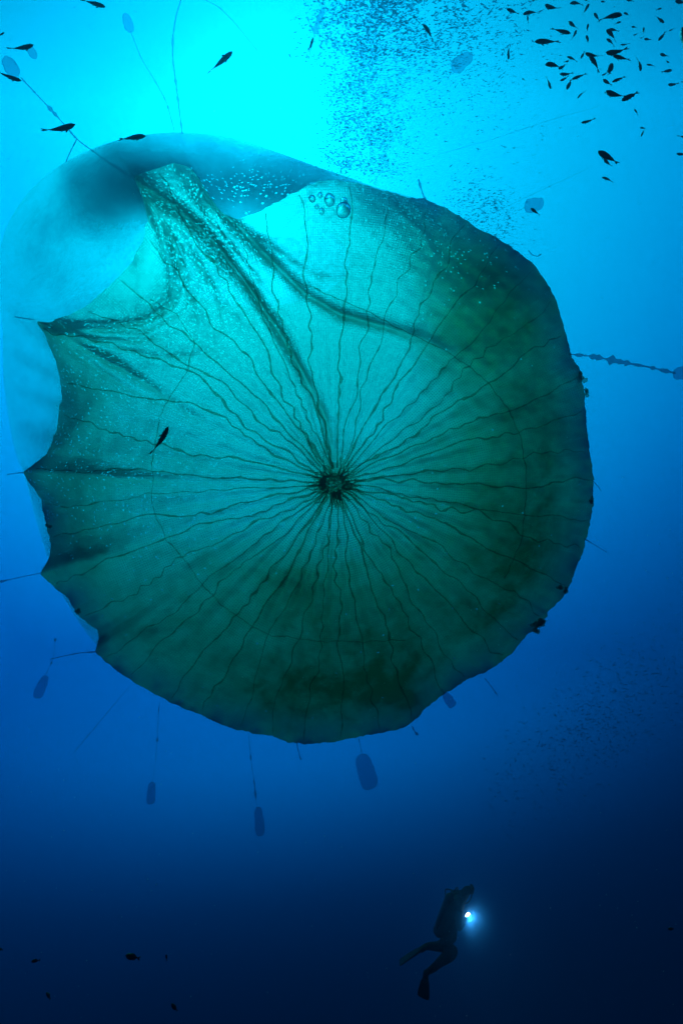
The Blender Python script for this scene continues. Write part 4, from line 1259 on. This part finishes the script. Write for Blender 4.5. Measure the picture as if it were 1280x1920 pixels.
# the torch in his hand: body, head, glowing lens, and its real light
tp = diver.matrix_world @ D(914, 424, .14)
torch = empty('dive_torch', tuple(tp))
tag(torch, 'lit dive torch with blue-white glow held out by the diver', 'torch')
aim = (Vector(RIGHT) * .55 - Vector(FWD) * .8 + Vector(UP) * .12).normalized()
torch.rotation_mode = 'QUATERNION'; torch.rotation_quaternion = aim.to_track_quat('Z', 'Y')
bpy.context.view_layer.update()
lathe_obj('torch_body', (0, 0, -.14), (0, 0, .0), [(0, .018), (.05, .022), (.6, .021), (.75, .04), (1, .06)], M_RUBBER, torch, 16)
k = NT('lit_lens')
em = k.n('ShaderNodeEmission', {'Color': (1.0, .80, .95, 1), 'Strength': 60.0})
k.t.links.new(em.outputs[0], k.out.inputs[0])
lathe_obj('torch_lens', (0, 0, .001), (0, 0, .016), [(0, .056), (.5, .054), (1, .040)], k.m, torch, 16)
lt = bpy.data.lights.new('torch_light', 'SPOT'); lt.energy = 95; lt.spot_size = R(165); lt.spot_blend = .4; lt.color = (.22, .60, 1.0); lt.shadow_soft_size = .04
lo = bpy.data.objects.new('torch_light', lt); COL.objects.link(lo); lo.parent = torch; lo.location = (0, 0, .03); lo.rotation_euler = (R(180), 0, 0)

# added scattering sphere round the lens that makes the torch's halo
k = NT('halo_haze')
tcn = k.n('ShaderNodeTexCoord')
ln_ = k.n('ShaderNodeVectorMath', {0: tcn.outputs['Object']}, operation='LENGTH').outputs['Value']
fall = k.math('POWER', k.math('SUBTRACT', 1.0, ln_, clamp=True), 2.6)
pv = k.n('ShaderNodeVolumePrincipled', {'Color': (.25, .6, .9, 1), 'Density': k.math('MULTIPLY', fall, .75), 'Anisotropy': .3})
k.t.links.new(pv.outputs[0], k.out.inputs['Volume'])
bm = bmesh.new(); bmesh.ops.create_icosphere(bm, subdivisions=3, radius=1)
me = bpy.data.meshes.new('torch_halo'); bm.to_mesh(me); bm.free()
o = link('torch_halo', me, k.m, None, tuple(tp)); o.scale = (.75, .75, .75)
tag(o, 'added haze sphere scattering the torch light into a blue halo', 'halo_haze', kind='stuff')

# drifting specks close to the camera: plankton and scales that catch the light
VV, FF = [], []
ico = bmesh.new(); bmesh.ops.create_icosphere(ico, subdivisions=1, radius=1)
iv = np.array([v.co for v in ico.verts]); fi_ = np.array([[v.index for v in f.verts] for f in ico.faces]); ico.free()
g = np.random.default_rng(3)
for i in range(700):
    t = g.uniform(2.5, 12); x = g.uniform(-20, 1300); y = g.uniform(-20, 1940)
    VV.append(iv * (g.uniform(.4, 1.3) * .7 * t / FPX * g.uniform(.5, 1.2, 3)) + P(x, y, t)); FF.append(fi_ + i * len(iv))
M_SPECK = simple_mat('plankton', (.35, .45, .42), (.6, .65, .6), 8, .6)
me = mesh_np('plankton', np.concatenate(VV), np.concatenate(FF)); me.materials.append(M_SPECK)
o = bpy.data.objects.new('plankton', me); COL.objects.link(o)
tag(o, 'tiny pale specks of plankton drifting in the water', 'plankton', kind='stuff')
